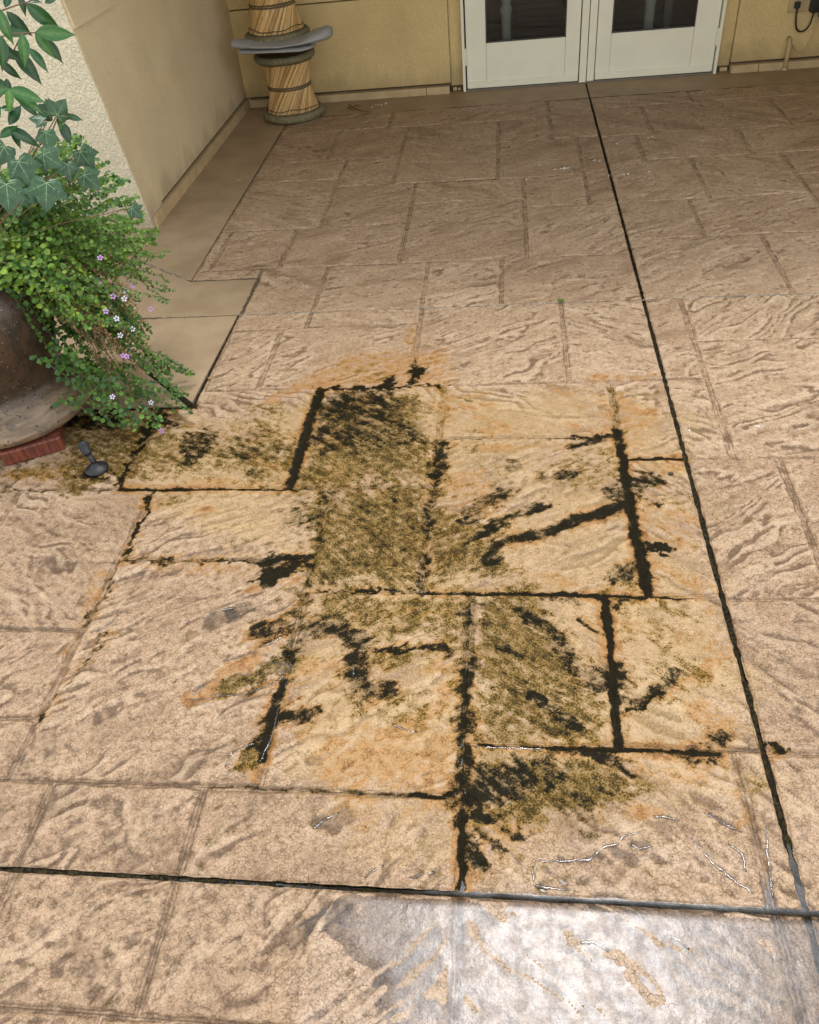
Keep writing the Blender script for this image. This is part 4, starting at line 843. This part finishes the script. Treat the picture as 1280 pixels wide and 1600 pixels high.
def run_stem(S0, E0, lift, sag, leafr, dens, pal, out=None, dead=0.0, thick=.0011):
    S0 = np.array(S0); E0 = np.array(E0); mid = S0*.55+E0*.45; mid[2] = max(S0[2], E0[2])+lift
    c2 = E0+np.array([(S0[0]-E0[0])*.08, (S0[1]-E0[1])*.08, sag])
    P_ = bez(S0, mid, c2, E0, 26); P_ = P_+np.stack([np.convolve(rng.normal(0, .016, 26), np.ones(6)/6, 'same') for _ in range(3)], 1)
    P_[:, 2] = np.maximum(P_[:, 2], .006)
    # keep clear of the urn body
    for i in range(26):
        dx, dy = P_[i, 0]-PC.x, P_[i, 1]-PC.y; rr = math.hypot(dx, dy); z = P_[i, 2]; lim = np.interp(z, [.06, .1, .2, .3, .43, .52, .6, .64], [.30, .30, .225, .245, .27, .25, .25, .0])
        if rr < lim: P_[i, 0] = PC.x+dx/rr*lim; P_[i, 1] = PC.y+dy/rr*lim
    L = np.linalg.norm(np.diff(P_, axis=0), axis=1).sum(); n = int(L*dens)
    (dry if dead > .5 else stems).tube([Vector(q) for q in P_[::2]], thick, 4, False)
    for i in range(n):
        t = (i+random.random()*.6)/n*.999; f = t*25; k = int(f); p = Vector(P_[k]*(1-(f-k))+P_[k+1]*(f-k)); d = Vector(P_[k+1]-P_[k]).normalized()
        side = Vector((random.gauss(0, 1), random.gauss(0, 1), random.gauss(.2, .8))).normalized()
        if random.random() < dead:
            for _ in range(2): crumb(p+side*random.uniform(0, .012), random.uniform(.004, .007), random.choice([(.62, .42, .22), (.70, .52, .32), (.38, .20, .09), (.50, .30, .13)]))
            continue
        for sg in (1, -1):
            s2 = (side*sg-d*side.dot(d)*sg).normalized(); nr = (Vector((0, -.45, .8))+s2*.5+Vector((random.gauss(0, .35), random.gauss(0, .35), random.gauss(0, .3))))
            r = leafr*random.uniform(.6, 1.15)*(1-.35*t); round_leaf(p+s2*.002, nr, s2, r, random.choice(pal))
    return P_
rnd = random.Random(5)
def ringp(a, r, z): return (PC.x+r*math.cos(R(a)), PC.y+r*math.sin(R(a)), z)
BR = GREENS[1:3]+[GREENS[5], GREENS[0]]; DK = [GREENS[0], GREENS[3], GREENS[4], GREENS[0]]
for i in range(330):   # main curtain hanging on the right of the urn
    a0 = rnd.uniform(-60, 75); S0r, S0z = rnd.uniform(.05, .2), rnd.uniform(.61, .66)
    a1 = rnd.triangular(-44, 58, 5)+ (rnd.random()-.5)*8; Rr = rnd.triangular(.27, .56, .36); zz = max(.03, rnd.triangular(.06, .60, .30)-(Rr-.36)*.6)
    a1 = max(a1, 52-(zz-.12)/.42*80+(.36-Rr)*60); a0 = max(a0, a1-25)
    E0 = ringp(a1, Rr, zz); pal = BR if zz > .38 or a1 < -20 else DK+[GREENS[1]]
    S0 = ringp(a0, S0r, S0z)
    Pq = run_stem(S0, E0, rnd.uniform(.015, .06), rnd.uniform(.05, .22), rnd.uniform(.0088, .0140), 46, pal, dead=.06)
    if rnd.random() < .05: FLOW.append(Pq[-1])
for i in range(34):   # low stems trailing on the paving
    a1 = rnd.uniform(-22, 30); Rr = rnd.uniform(.42, .66); E0 = ringp(a1, Rr, rnd.uniform(.012, .07)); S0 = ringp(a1+rnd.uniform(-12, 12), rnd.uniform(.26, .30), rnd.uniform(.12, .34))
    run_stem(S0, E0, .0, rnd.uniform(.0, .05), rnd.uniform(.0080, .0115), 55, DK+[GREENS[1]])
for i in range(34):    # thin tips reaching right, clear of the mass
    a1 = rnd.uniform(-8, 68); Rr = rnd.uniform(.50, .72); E0 = ringp(a1, Rr, rnd.uniform(.16, .58)); S0 = ringp(a1+rnd.uniform(-12, 12), rnd.uniform(.26, .36), rnd.uniform(.40, .60))
    Pq = run_stem(S0, E0, .0, rnd.uniform(-.01, .03), 0.0062, 80, [GREENS[0], GREENS[3], GREENS[1]], thick=.0008)
    if rnd.random() < .45: FLOW.append(Pq[-1])
for i in range(90):    # bright young growth over the rim, front
    a0 = rnd.uniform(-110, 20); S0 = ringp(a0, rnd.uniform(.02, .16), .62); E0 = ringp(a0+rnd.uniform(-10, 10), rnd.uniform(.22, .30), rnd.uniform(.57, .68))
    run_stem(S0, E0, .05, .04, .0150, 48, [GREENS[2], GREENS[1], GREENS[5]])
MP = [(0, 300), (25, 270), (60, 225), (95, 205), (125, 205), (170, 245), (215, 285), (245, 330), (262, 390), (240, 430), (120, 420), (0, 400)]
def inpoly(x, y):
    c = False
    for i in range(len(MP)):
        (x1, y1), (x2, y2) = MP[i], MP[(i+1) % len(MP)]
        if (y1 > y) != (y2 > y) and x < (x2-x1)*(y-y1)/(y2-y1)+x1: c = not c
    return c
cnt = 0
while cnt < 250:   # taller growth at the back of the urn
    x, y = rnd.uniform(-60, 265), rnd.uniform(195, 435)
    if x > 0 and not inpoly(x, y): continue
    cnt += 1; p = at(x, y, rnd.uniform(2.36, 2.66)+.3*ss(150, 260, x)); S0 = ringp(rnd.uniform(0, 70), rnd.uniform(.02, .18), .62)
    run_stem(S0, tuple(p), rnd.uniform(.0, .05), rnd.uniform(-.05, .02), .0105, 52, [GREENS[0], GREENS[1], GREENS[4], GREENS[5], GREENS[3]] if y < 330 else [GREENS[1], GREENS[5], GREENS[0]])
for i in range(4):    # strands down the front of the urn
    a0 = (-30, -22, -14, -8)[i]; S0 = ringp(a0, .22, .61); E0 = ringp(a0+18+i*2, .285, (.30, .24, .20, .12, .10)[i]); run_stem(S0, E0, .02, .1, .0105, 70, DK)
for i in range(72):    # dead inner growth
    a0 = rnd.uniform(0, 45); S0 = ringp(a0, .26, rnd.uniform(.42, .56)); E0 = ringp(rnd.uniform(-6, 36), rnd.uniform(.38, .56), rnd.uniform(.14, .42)); run_stem(S0, E0, .03, .06, .005, 90, DK, dead=.93)
fo = mesh_from('foliage', [tuple(v) for v in LV], LF, M_LEAF, tp, False, {'tint': ('FLOAT_COLOR', LC)}); fo['kind'] = 'stuff'
so_ = stems.build('stems', M_STEM, tp, True); so_['kind'] = 'stuff'; so2 = dry.build('dry_stems', M_TWIG, tp, True); so2['kind'] = 'stuff'
M_PETAL = simple('petal', (.52, .28, .62), .6, .15, 200); M_PETALW = simple('petal_pale', (.74, .68, .82), .6, .1, 200)
def flower_mesh(mat):
    V, F = [(0, 0, 0)], []
    for k in range(5):
        a = k*2*math.pi/5; c, s = math.cos(a), math.sin(a); b = len(V)
        for (u, v, z) in ((.0015, 0, .0), (.006, -.0028, .0012), (.0085, 0, .0006), (.006, .0028, .0012)): V.append((c*u-s*v, s*u+c*v, z))
        F.append((b, b+1, b+2, b+3))
    return V, F
fV, fF = flower_mesh(None); fms = []
for mtl in (M_PETAL, M_PETALW):
    me = bpy.data.meshes.new('flower'); me.from_pydata(fV, [], fF); me.materials.append(mtl); me.update(); fms.append(me)
FPX = [(215, 430, 0, .50, 5), (224, 432, 0, .50, 8), (157, 444, 0, .45, 0), (240, 478, 0, .55, 20), (236, 483, 0, .55, 20), (262, 503, 1, .58, 25), (282, 502, 1, .6, 25), (302, 504, 1, .62, 25), (198, 557, 0, .5, 0), (236, 629, 1, .5, 0), (252, 673, 0, .5, 0), (232, 520, 1, .5, 0), (190, 386, 1, .45, 0), (176, 620, 1, .45, 0)]
for _q in range(16): FPX.append((rnd.uniform(150, 268), rnd.uniform(400, 600), rnd.choice((0, 0, 1)), .52, 0))
for x, y, k, rr_, _ in FPX:
    d = ray(x, y).normalized(); o0 = Vector((0, 0, CAM_H)); best = None   # stand it on the outside of the foliage mass
    for i in range(400):
        p = o0+d*(1.6+i*.004)
        if math.hypot(p.x-PC.x, p.y-PC.y) < rr_+.03 or p.z < .02: best = p; break
    if best is None: continue
    o = bpy.data.objects.new('flower', fms[k]); link(o, tp); o.location = best-Vector(tp.location)-d*.01
    o.rotation_euler = ((-d)*1.0+Vector((rnd.uniform(-.4, .4), rnd.uniform(-.4, .4), .3))).to_track_quat('Z', 'Y').to_euler(); o.scale = (1.2,)*3

# ivy
iv = empty('ivy_plant', (PC.x, PC.y, .6)); tag(iv, 'dark lobed ivy with pale veins growing in the top of the urn', 'plant')
def ivy_mat():
    g = NG('ivy_leaf'); P = g.pos(); n = g.noise(P, 60, 3); c = g.mix(g.step(n, .3, .7), (.020, .062, .024), (.042, .105, .040)); return g.fin(c, .36, g.bump(n, .0015))
M_IVY = ivy_mat(); M_VEIN = simple('ivy_vein', (.20, .32, .17), .45)
out_ = [(0, -.04), (.14, -.20), (.42, -.26), (.58, -.06), (.60, .12), (.74, .30), (.84, .52), (.60, .54), (.42, .58), (.28, .82), (0, 1.15)]
out_ = out_+[(-x, y) for x, y in out_[::-1][1:-1]]
def ivy_mesh():
    V = [(0, .05, .03)]; F = []
    for (x, y) in out_: V.append((x*.62, y*.62+.05, -.10*abs(x)**1.5-.05*y*y+.02*math.sin(6*x)))
    V2 = [(V[1+i][0]*.5, V[1+i][1]*.5+.02, V[1+i][2]*.35+.02) for i in range(len(out_))]; n = len(out_); k = len(V); V += V2
    for i in range(n): j = (i+1) % n; F.append((0, k+i, k+j)); F.append((k+i, 1+i, 1+j, k+j))
    nm = len(F)
    def vein(a, b, w0, w1, zo=.006):
        a = Vector(a); b = Vector(b); m_ = (a+b)/2+Vector((0, 0, .008)); d = (b-a).normalized(); s = Vector((-d.y, d.x, 0)); q = len(V)
        for p, w_ in ((a, w0), (m_, (w0+w1)/2), (b, w1)):
            for sg in (1, -1): V.append(tuple(p+s*w_*sg+Vector((0, 0, zo))))
        F.append((q, q+1, q+3, q+2)); F.append((q+2, q+3, q+5, q+4))
    z_ = lambda x, y: -.10*abs(x)**1.5-.05*y*y
    for tx, ty in ((0, 1.0), (.68, .44), (-.68, .44), (.40, -.14), (-.40, -.14)):
        vein((0, .05, .034), (tx*.60, ty*.60+.05, z_(tx, ty)+.008), .011, .003)
        for f in (.4, .65):
            bx, by = tx*.6*f, ty*.6*f+.05; an = math.atan2(ty, tx)
            for sg in (.7, -.7): vein((bx, by, .034*(1-f)+z_(tx*f, ty*f)*.6+.004), (bx+math.cos(an+sg)*.15*(1.1-f), by+math.sin(an+sg)*.15*(1.1-f), .034*(1-f)+z_(tx*f, ty*f)*.7), .005, .002)
    me = bpy.data.meshes.new('ivy_leaf'); me.from_pydata(V, [], F); me.materials.append(M_IVY); me.materials.append(M_VEIN)
    for i, p in enumerate(me.polygons): p.material_index = 1 if i >= nm else 0
    me.update(); return me
IM = ivy_mesh()
def place_leaf(par, me, name, px, py, Y, size, tipang, tilt=.35, roll=0.0):
    """leaf base at a point in space; tip direction given on the face turned to the viewer"""
    p = at(px, py, Y); o = bpy.data.objects.new(name, me); link(o, par)
    view = -ray(px, py).normalized(); n_ = (view+Vector((0, 0, tilt))).normalized()
    a = (AX[0]*math.cos(R(tipang))+AX[1]*math.sin(R(tipang))); a = (a-n_*a.dot(n_)).normalized(); x_ = a.cross(n_)
    M_ = Matrix((x_, a, n_)).transposed().to_4x4() @ Matrix.Rotation(roll, 4, 'Y')
    o.matrix_basis = Matrix.Translation(p-Vector(par.location)) @ M_ @ Matrix.Scale(size, 4); return p
IVY = [(73, 283, 1.92, .085, -92, 0), (28, 250, 1.95, .08, -60, .3), (10, 285, 1.90, .085, -85, 0), (66, 240, 2.0, .065, -30, 0), (88, 182, 2.08, .06, 60, .5), (72, 205, 2.04, .055, -85, .3), (80, 178, 2.12, .05, 160, -.4), (125, 235, 2.15, .07, -55, .4), (130, 272, 2.1, .065, -40, .3), (8, 228, 2.0, .07, -120, 0), (205, 325, 2.3, .05, -40, .3), (70, 188, 2.1, .045, 175, .5), (45, 300, 2.0, .05, -120, .4), (105, 255, 2.12, .055, -75, -.3)]
tips = MB()
for x, y, Y_, s, a, r_ in IVY:
    p = place_leaf(iv, IM, 'ivy_leaf', x, y, Y_, s*1.15, a, .3, r_); q = Vector((PC.x+.08, PC.y+.02, .62)); mid_ = p.lerp(q, .45)+Vector((0, .03, .01)); tips.tube([p, p.lerp(mid_, .5)+Vector((0, .01, -.004)), mid_, q], .0013, 5, False)
tips.build('stem', M_TWIG, iv, True)
# glossy shrub, upper left
gs = empty('glossy_shrub', (PC.x-.05, PC.y, .6)); tag(gs, 'climbing shrub with pointed glossy green leaves above the urn', 'plant')
def lance(cols, name):
    V, F, C_ = [], [], []
    n = 9
    for i in range(n):
        t = i/(n-1); wv = .21*math.sin(math.pi*min(1, t*1.02)**.85)*(1-.25*t)+.004; wv = wv if t < .8 else wv*(1-(t-.8)/.2*.6)
        zc = -.22*t*t
        for k, s_ in enumerate((-1, -.5, -.04, .04, .5, 1)): V.append((s_*wv, t, zc+abs(s_)*wv*.42-abs(s_)**2*wv*.22)); c = cols[1] if 1 < k < 4 else cols[0]; C_.append((*c, 1))
    for i in range(n-1):
        for k in range(5): a = i*6+k; F.append((a, a+1, a+7, a+6))
    o = mesh_from(name, V, F, M_GLOSS, None, True, {'tint': ('FLOAT_COLOR', C_)}); me = o.data; bpy.data.objects.remove(o); return me
M_GLOSS = leaf_mat('glossy_leaves', .22, .12)
LM = [lance(c, 'leaf') for c in (((.018, .085, .022), (.05, .15, .04)), ((.04, .15, .03), (.10, .24, .06)), ((.012, .055, .02), (.04, .11, .04)), ((.085, .24, .03), (.16, .32, .08)))]
SH = [(40, 5, 55, -35, 0, 2.06), (10, 18, 42, -42, 2, 2.10), (55, 50, 50, 2, 1, 2.0), (35, 52, 42, -85, 1, 1.96), (55, 51, 38, -52, 1, 2.02), (2, 55, 45, -88, 0, 1.97), (72, 60, 32, -55, 2, 2.12), (45, 75, 36, -45, 0, 2.08), (22, 78, 52, -48, 2, 2.1), (10, 53, 32, 12, 0, 2.03), (28, 25, 26, -115, 2, 2.12), (0, 95, 34, -40, 2, 2.1), (14, 139, 50, -12, 1, 1.98), (14, 139, 48, -28, 1, 2.0), (14, 139, 32, -88, 3, 1.96), (14, 138, 30, 200, 1, 1.98), (10, 122, 26, -80, 2, 2.08), (26, 150, 36, -38, 2, 2.1), (0, 170, 22, 10, 0, 2.0), (14, 195, 36, 60, 2, 2.0), (10, 200, 46, -20, 2, 2.02), (18, 203, 26, -60, 0, 2.04), (0, 215, 30, 40, 0, 1.98), (20, 0, 26, 85, 2, 2.12), (8, 12, 26, 70, 2, 2.1), (38, 0, 24, 5, 2, 2.12), (30, -8, 26, -70, 2, 2.12), (70, 5, 20, 30, 2, 2.14), (102, 180, 24, -10, 0, 2.12), (100, 192, 26, -70, 2, 2.12), (92, 178, 22, -82, 1, 2.1), (93, 193, 30, -60, 2, 2.14), (-8, 150, 50, -95, 1, 2.0), (-5, 10, 45, -70, 1, 2.0), (-20, 60, 50, -30, 2, 2.05), (-30, 120, 50, -20, 0, 2.05), (90, 176, 14, 75, 3, 2.1), (93, 175, 15, 20, 3, 2.1)]
for x, y, L_, a, k, Y_ in SH:
    dist = (at(x, y, Y_)-Vector((0, 0, CAM_H))).length; ln = math.hypot(x-640, y-800)/F_PX; place_leaf(gs, LM[k], 'leaf', x, y, Y_, L_*dist/F_PX/math.hypot(1, ln)*1.12*random.uniform(.95, 1.08), a, .25, random.uniform(-.45, .45))
m = MB()
def A3(x, y, Y_): return at(x, y, Y_)
for pth in ([(-60, 30, 2.15), (0, 18, 2.12), (20, 10, 2.1), (40, 4, 2.07), (75, -8, 2.1)], [(-60, 120, 2.1), (-20, 70, 2.06), (10, 54, 2.03), (55, 51, 2.01)], [(-40, 190, 2.1), (-10, 160, 2.05), (14, 139, 1.99)], [(-40, 230, 2.1), (0, 215, 2.06), (20, 200, 2.04)], [(60, 230, 2.15), (80, 210, 2.12), (92, 178, 2.12)], [(35, 52, 1.97), (22, 78, 2.08), (8, 100, 2.1)]): m.tube([A3(*q) for q in pth], .0016, 6)
m.tube([Vector((PC.x-.05, PC.y, .6)), A3(-40, 230, 2.1), A3(-60, 120, 2.1), A3(-60, 30, 2.15)], .003, 6); m.build('stem', M_TWIG, gs, True)
# more of the same shrub hanging out of view to the left
for i in range(46):
    x, y = rnd.uniform(-190, -30), rnd.uniform(-120, 240); place_leaf(gs, LM[rnd.randrange(3)], 'leaf', x, y, rnd.uniform(2.0, 2.25), rnd.uniform(.055, .075), rnd.uniform(-120, 30), .25, rnd.uniform(-.5, .5))

# ------------------------------------------------------------------ small things on the floor
def flecks(name, label, spots, mat, z=.004, n0=3):
    V, F = [], []
    for x, y, s in spots:
        gx, gy = G(x, y); px = .0032 if y < 320 else .002
        for _ in range(n0):
            cx, cy = gx+rnd.gauss(0, s*px*.35), gy+rnd.gauss(0, s*px*.35); r_ = px*s*rnd.uniform(.12, .3); b = len(V); n = 6
            for q in range(n): a = q*2*math.pi/n; rr = r_*rnd.uniform(.5, 1.2); V.append((cx+rr*math.cos(a), cy+rr*math.sin(a), z+rnd.uniform(0, .001)))
            V.append((cx, cy, z+.004)); F += [(b+q, b+(q+1) % n, b+n) for q in range(n)]
    o = mesh_from(name, V, F, mat, None, True); tag(o, label, 'debris', kind='stuff'); return o
M_CHIP = simple('chip_white', (.72, .70, .66), .6, .1, 100)
flecks('paint_flecks', 'white flecks scattered across the floor in front of the glass doors', [(880, 265, 10), (888, 264, 8), (868, 266, 5), (843, 259, 5), (930, 252, 8), (938, 254, 5), (1015, 217, 9), (1022, 215, 6), (965, 226, 6), (981, 273, 7), (975, 275, 5), (1002, 257, 6), (1012, 270, 7), (1017, 280, 6), (801, 288, 5), (822, 282, 6), (951, 276, 4), (985, 234, 4), (1100, 221, 5), (1128, 221, 4), (558, 290, 4), (374, 283, 5)], M_CHIP)
flecks('bird_droppings', 'dried white splatter on the floor beside the cane stools', [(590, 166, 16), (598, 163, 14), (580, 168, 8), (604, 161, 10), (560, 150, 6), (585, 153, 6)], M_CHIP, .002, 4)
flecks('plaster_crumbs', 'single pale crumbs lying on the lighter middle part of the patio', [(689, 421, 4), (1077, 676, 5), (1183, 667, 7), (594, 487, 4)], M_CHIP)
fl = []
for k in range(26):
    a_ = rnd.uniform(-75, 25); r_ = rnd.uniform(.33, .78); fl.append(ringp(a_, r_, 0))
V, F = [], []
for x, y, _ in fl:
    an = rnd.uniform(0, 6.28); L_ = rnd.uniform(.006, .013); c_, s_ = math.cos(an), math.sin(an); b = len(V)
    for (u, v, z) in ((-1, 0, .002), (-.3, .45, .004), (.4, .4, .006), (1, 0, .003), (.4, -.4, .005), (-.3, -.45, .003)): V.append((x+(c_*u-s_*v)*L_, y+(s_*u+c_*v)*L_, z+.001))
    F.append((b, b+1, b+2, b+3)); F.append((b, b+3, b+4, b+5))
tag(mesh_from('fallen_leaves', V, F, simple('dead_leaf', (.26, .15, .06), .7, .4, 40), None, False), 'small dry leaves fallen on the paving around the urn', 'debris', kind='stuff')
tg = MB()
for pth in ([(545, 165), (552, 170), (560, 174), (582, 178)], [(548, 172), (554, 168), (562, 166)], [(543, 170), (556, 172)]):
    tg.tube([(*G(*q), .008+.004*(i % 2)) for i, q in enumerate(pth)], .0035, 5)
tag(tg.build('dry_twig', M_TWIG, None, True), 'small brown curled twig on the floor right of the stools', 'twig')
wx_, wy_ = G(876, 472); LV2, LF2, LC2 = LV, LF, LC; LV, LF, LC = [], [], []
for k in range(12): round_leaf(Vector((wx_+rnd.gauss(0, .005), wy_+rnd.gauss(0, .003), .004+rnd.random()*.01)), Vector((rnd.gauss(0, .4), -.4, 1)), Vector((rnd.gauss(0, 1), rnd.gauss(0, 1), 0)), .005, GREENS[0])
wd = mesh_from('weed_sprout', [tuple(v) for v in LV], LF, M_LEAF, None, False, {'tint': ('FLOAT_COLOR', LC)}); tag(wd, 'tiny green weed sprouting from the crack across the patio', 'weed')
bx_, by_ = G(1048, 741); pb = MB(); bmesh.ops.create_icosphere(pb.bm, subdivisions=2, radius=.0075)
for v in pb.bm.verts: v.co = Vector((v.co.x*1.1+bx_, v.co.y*.8+by_, v.co.z*.5+.003))
tag(pb.build('dark_pebble', simple('pebble', (.02, .012, .012), .3), None, True), 'tiny dark round pebble left of the long joint', 'pebble')
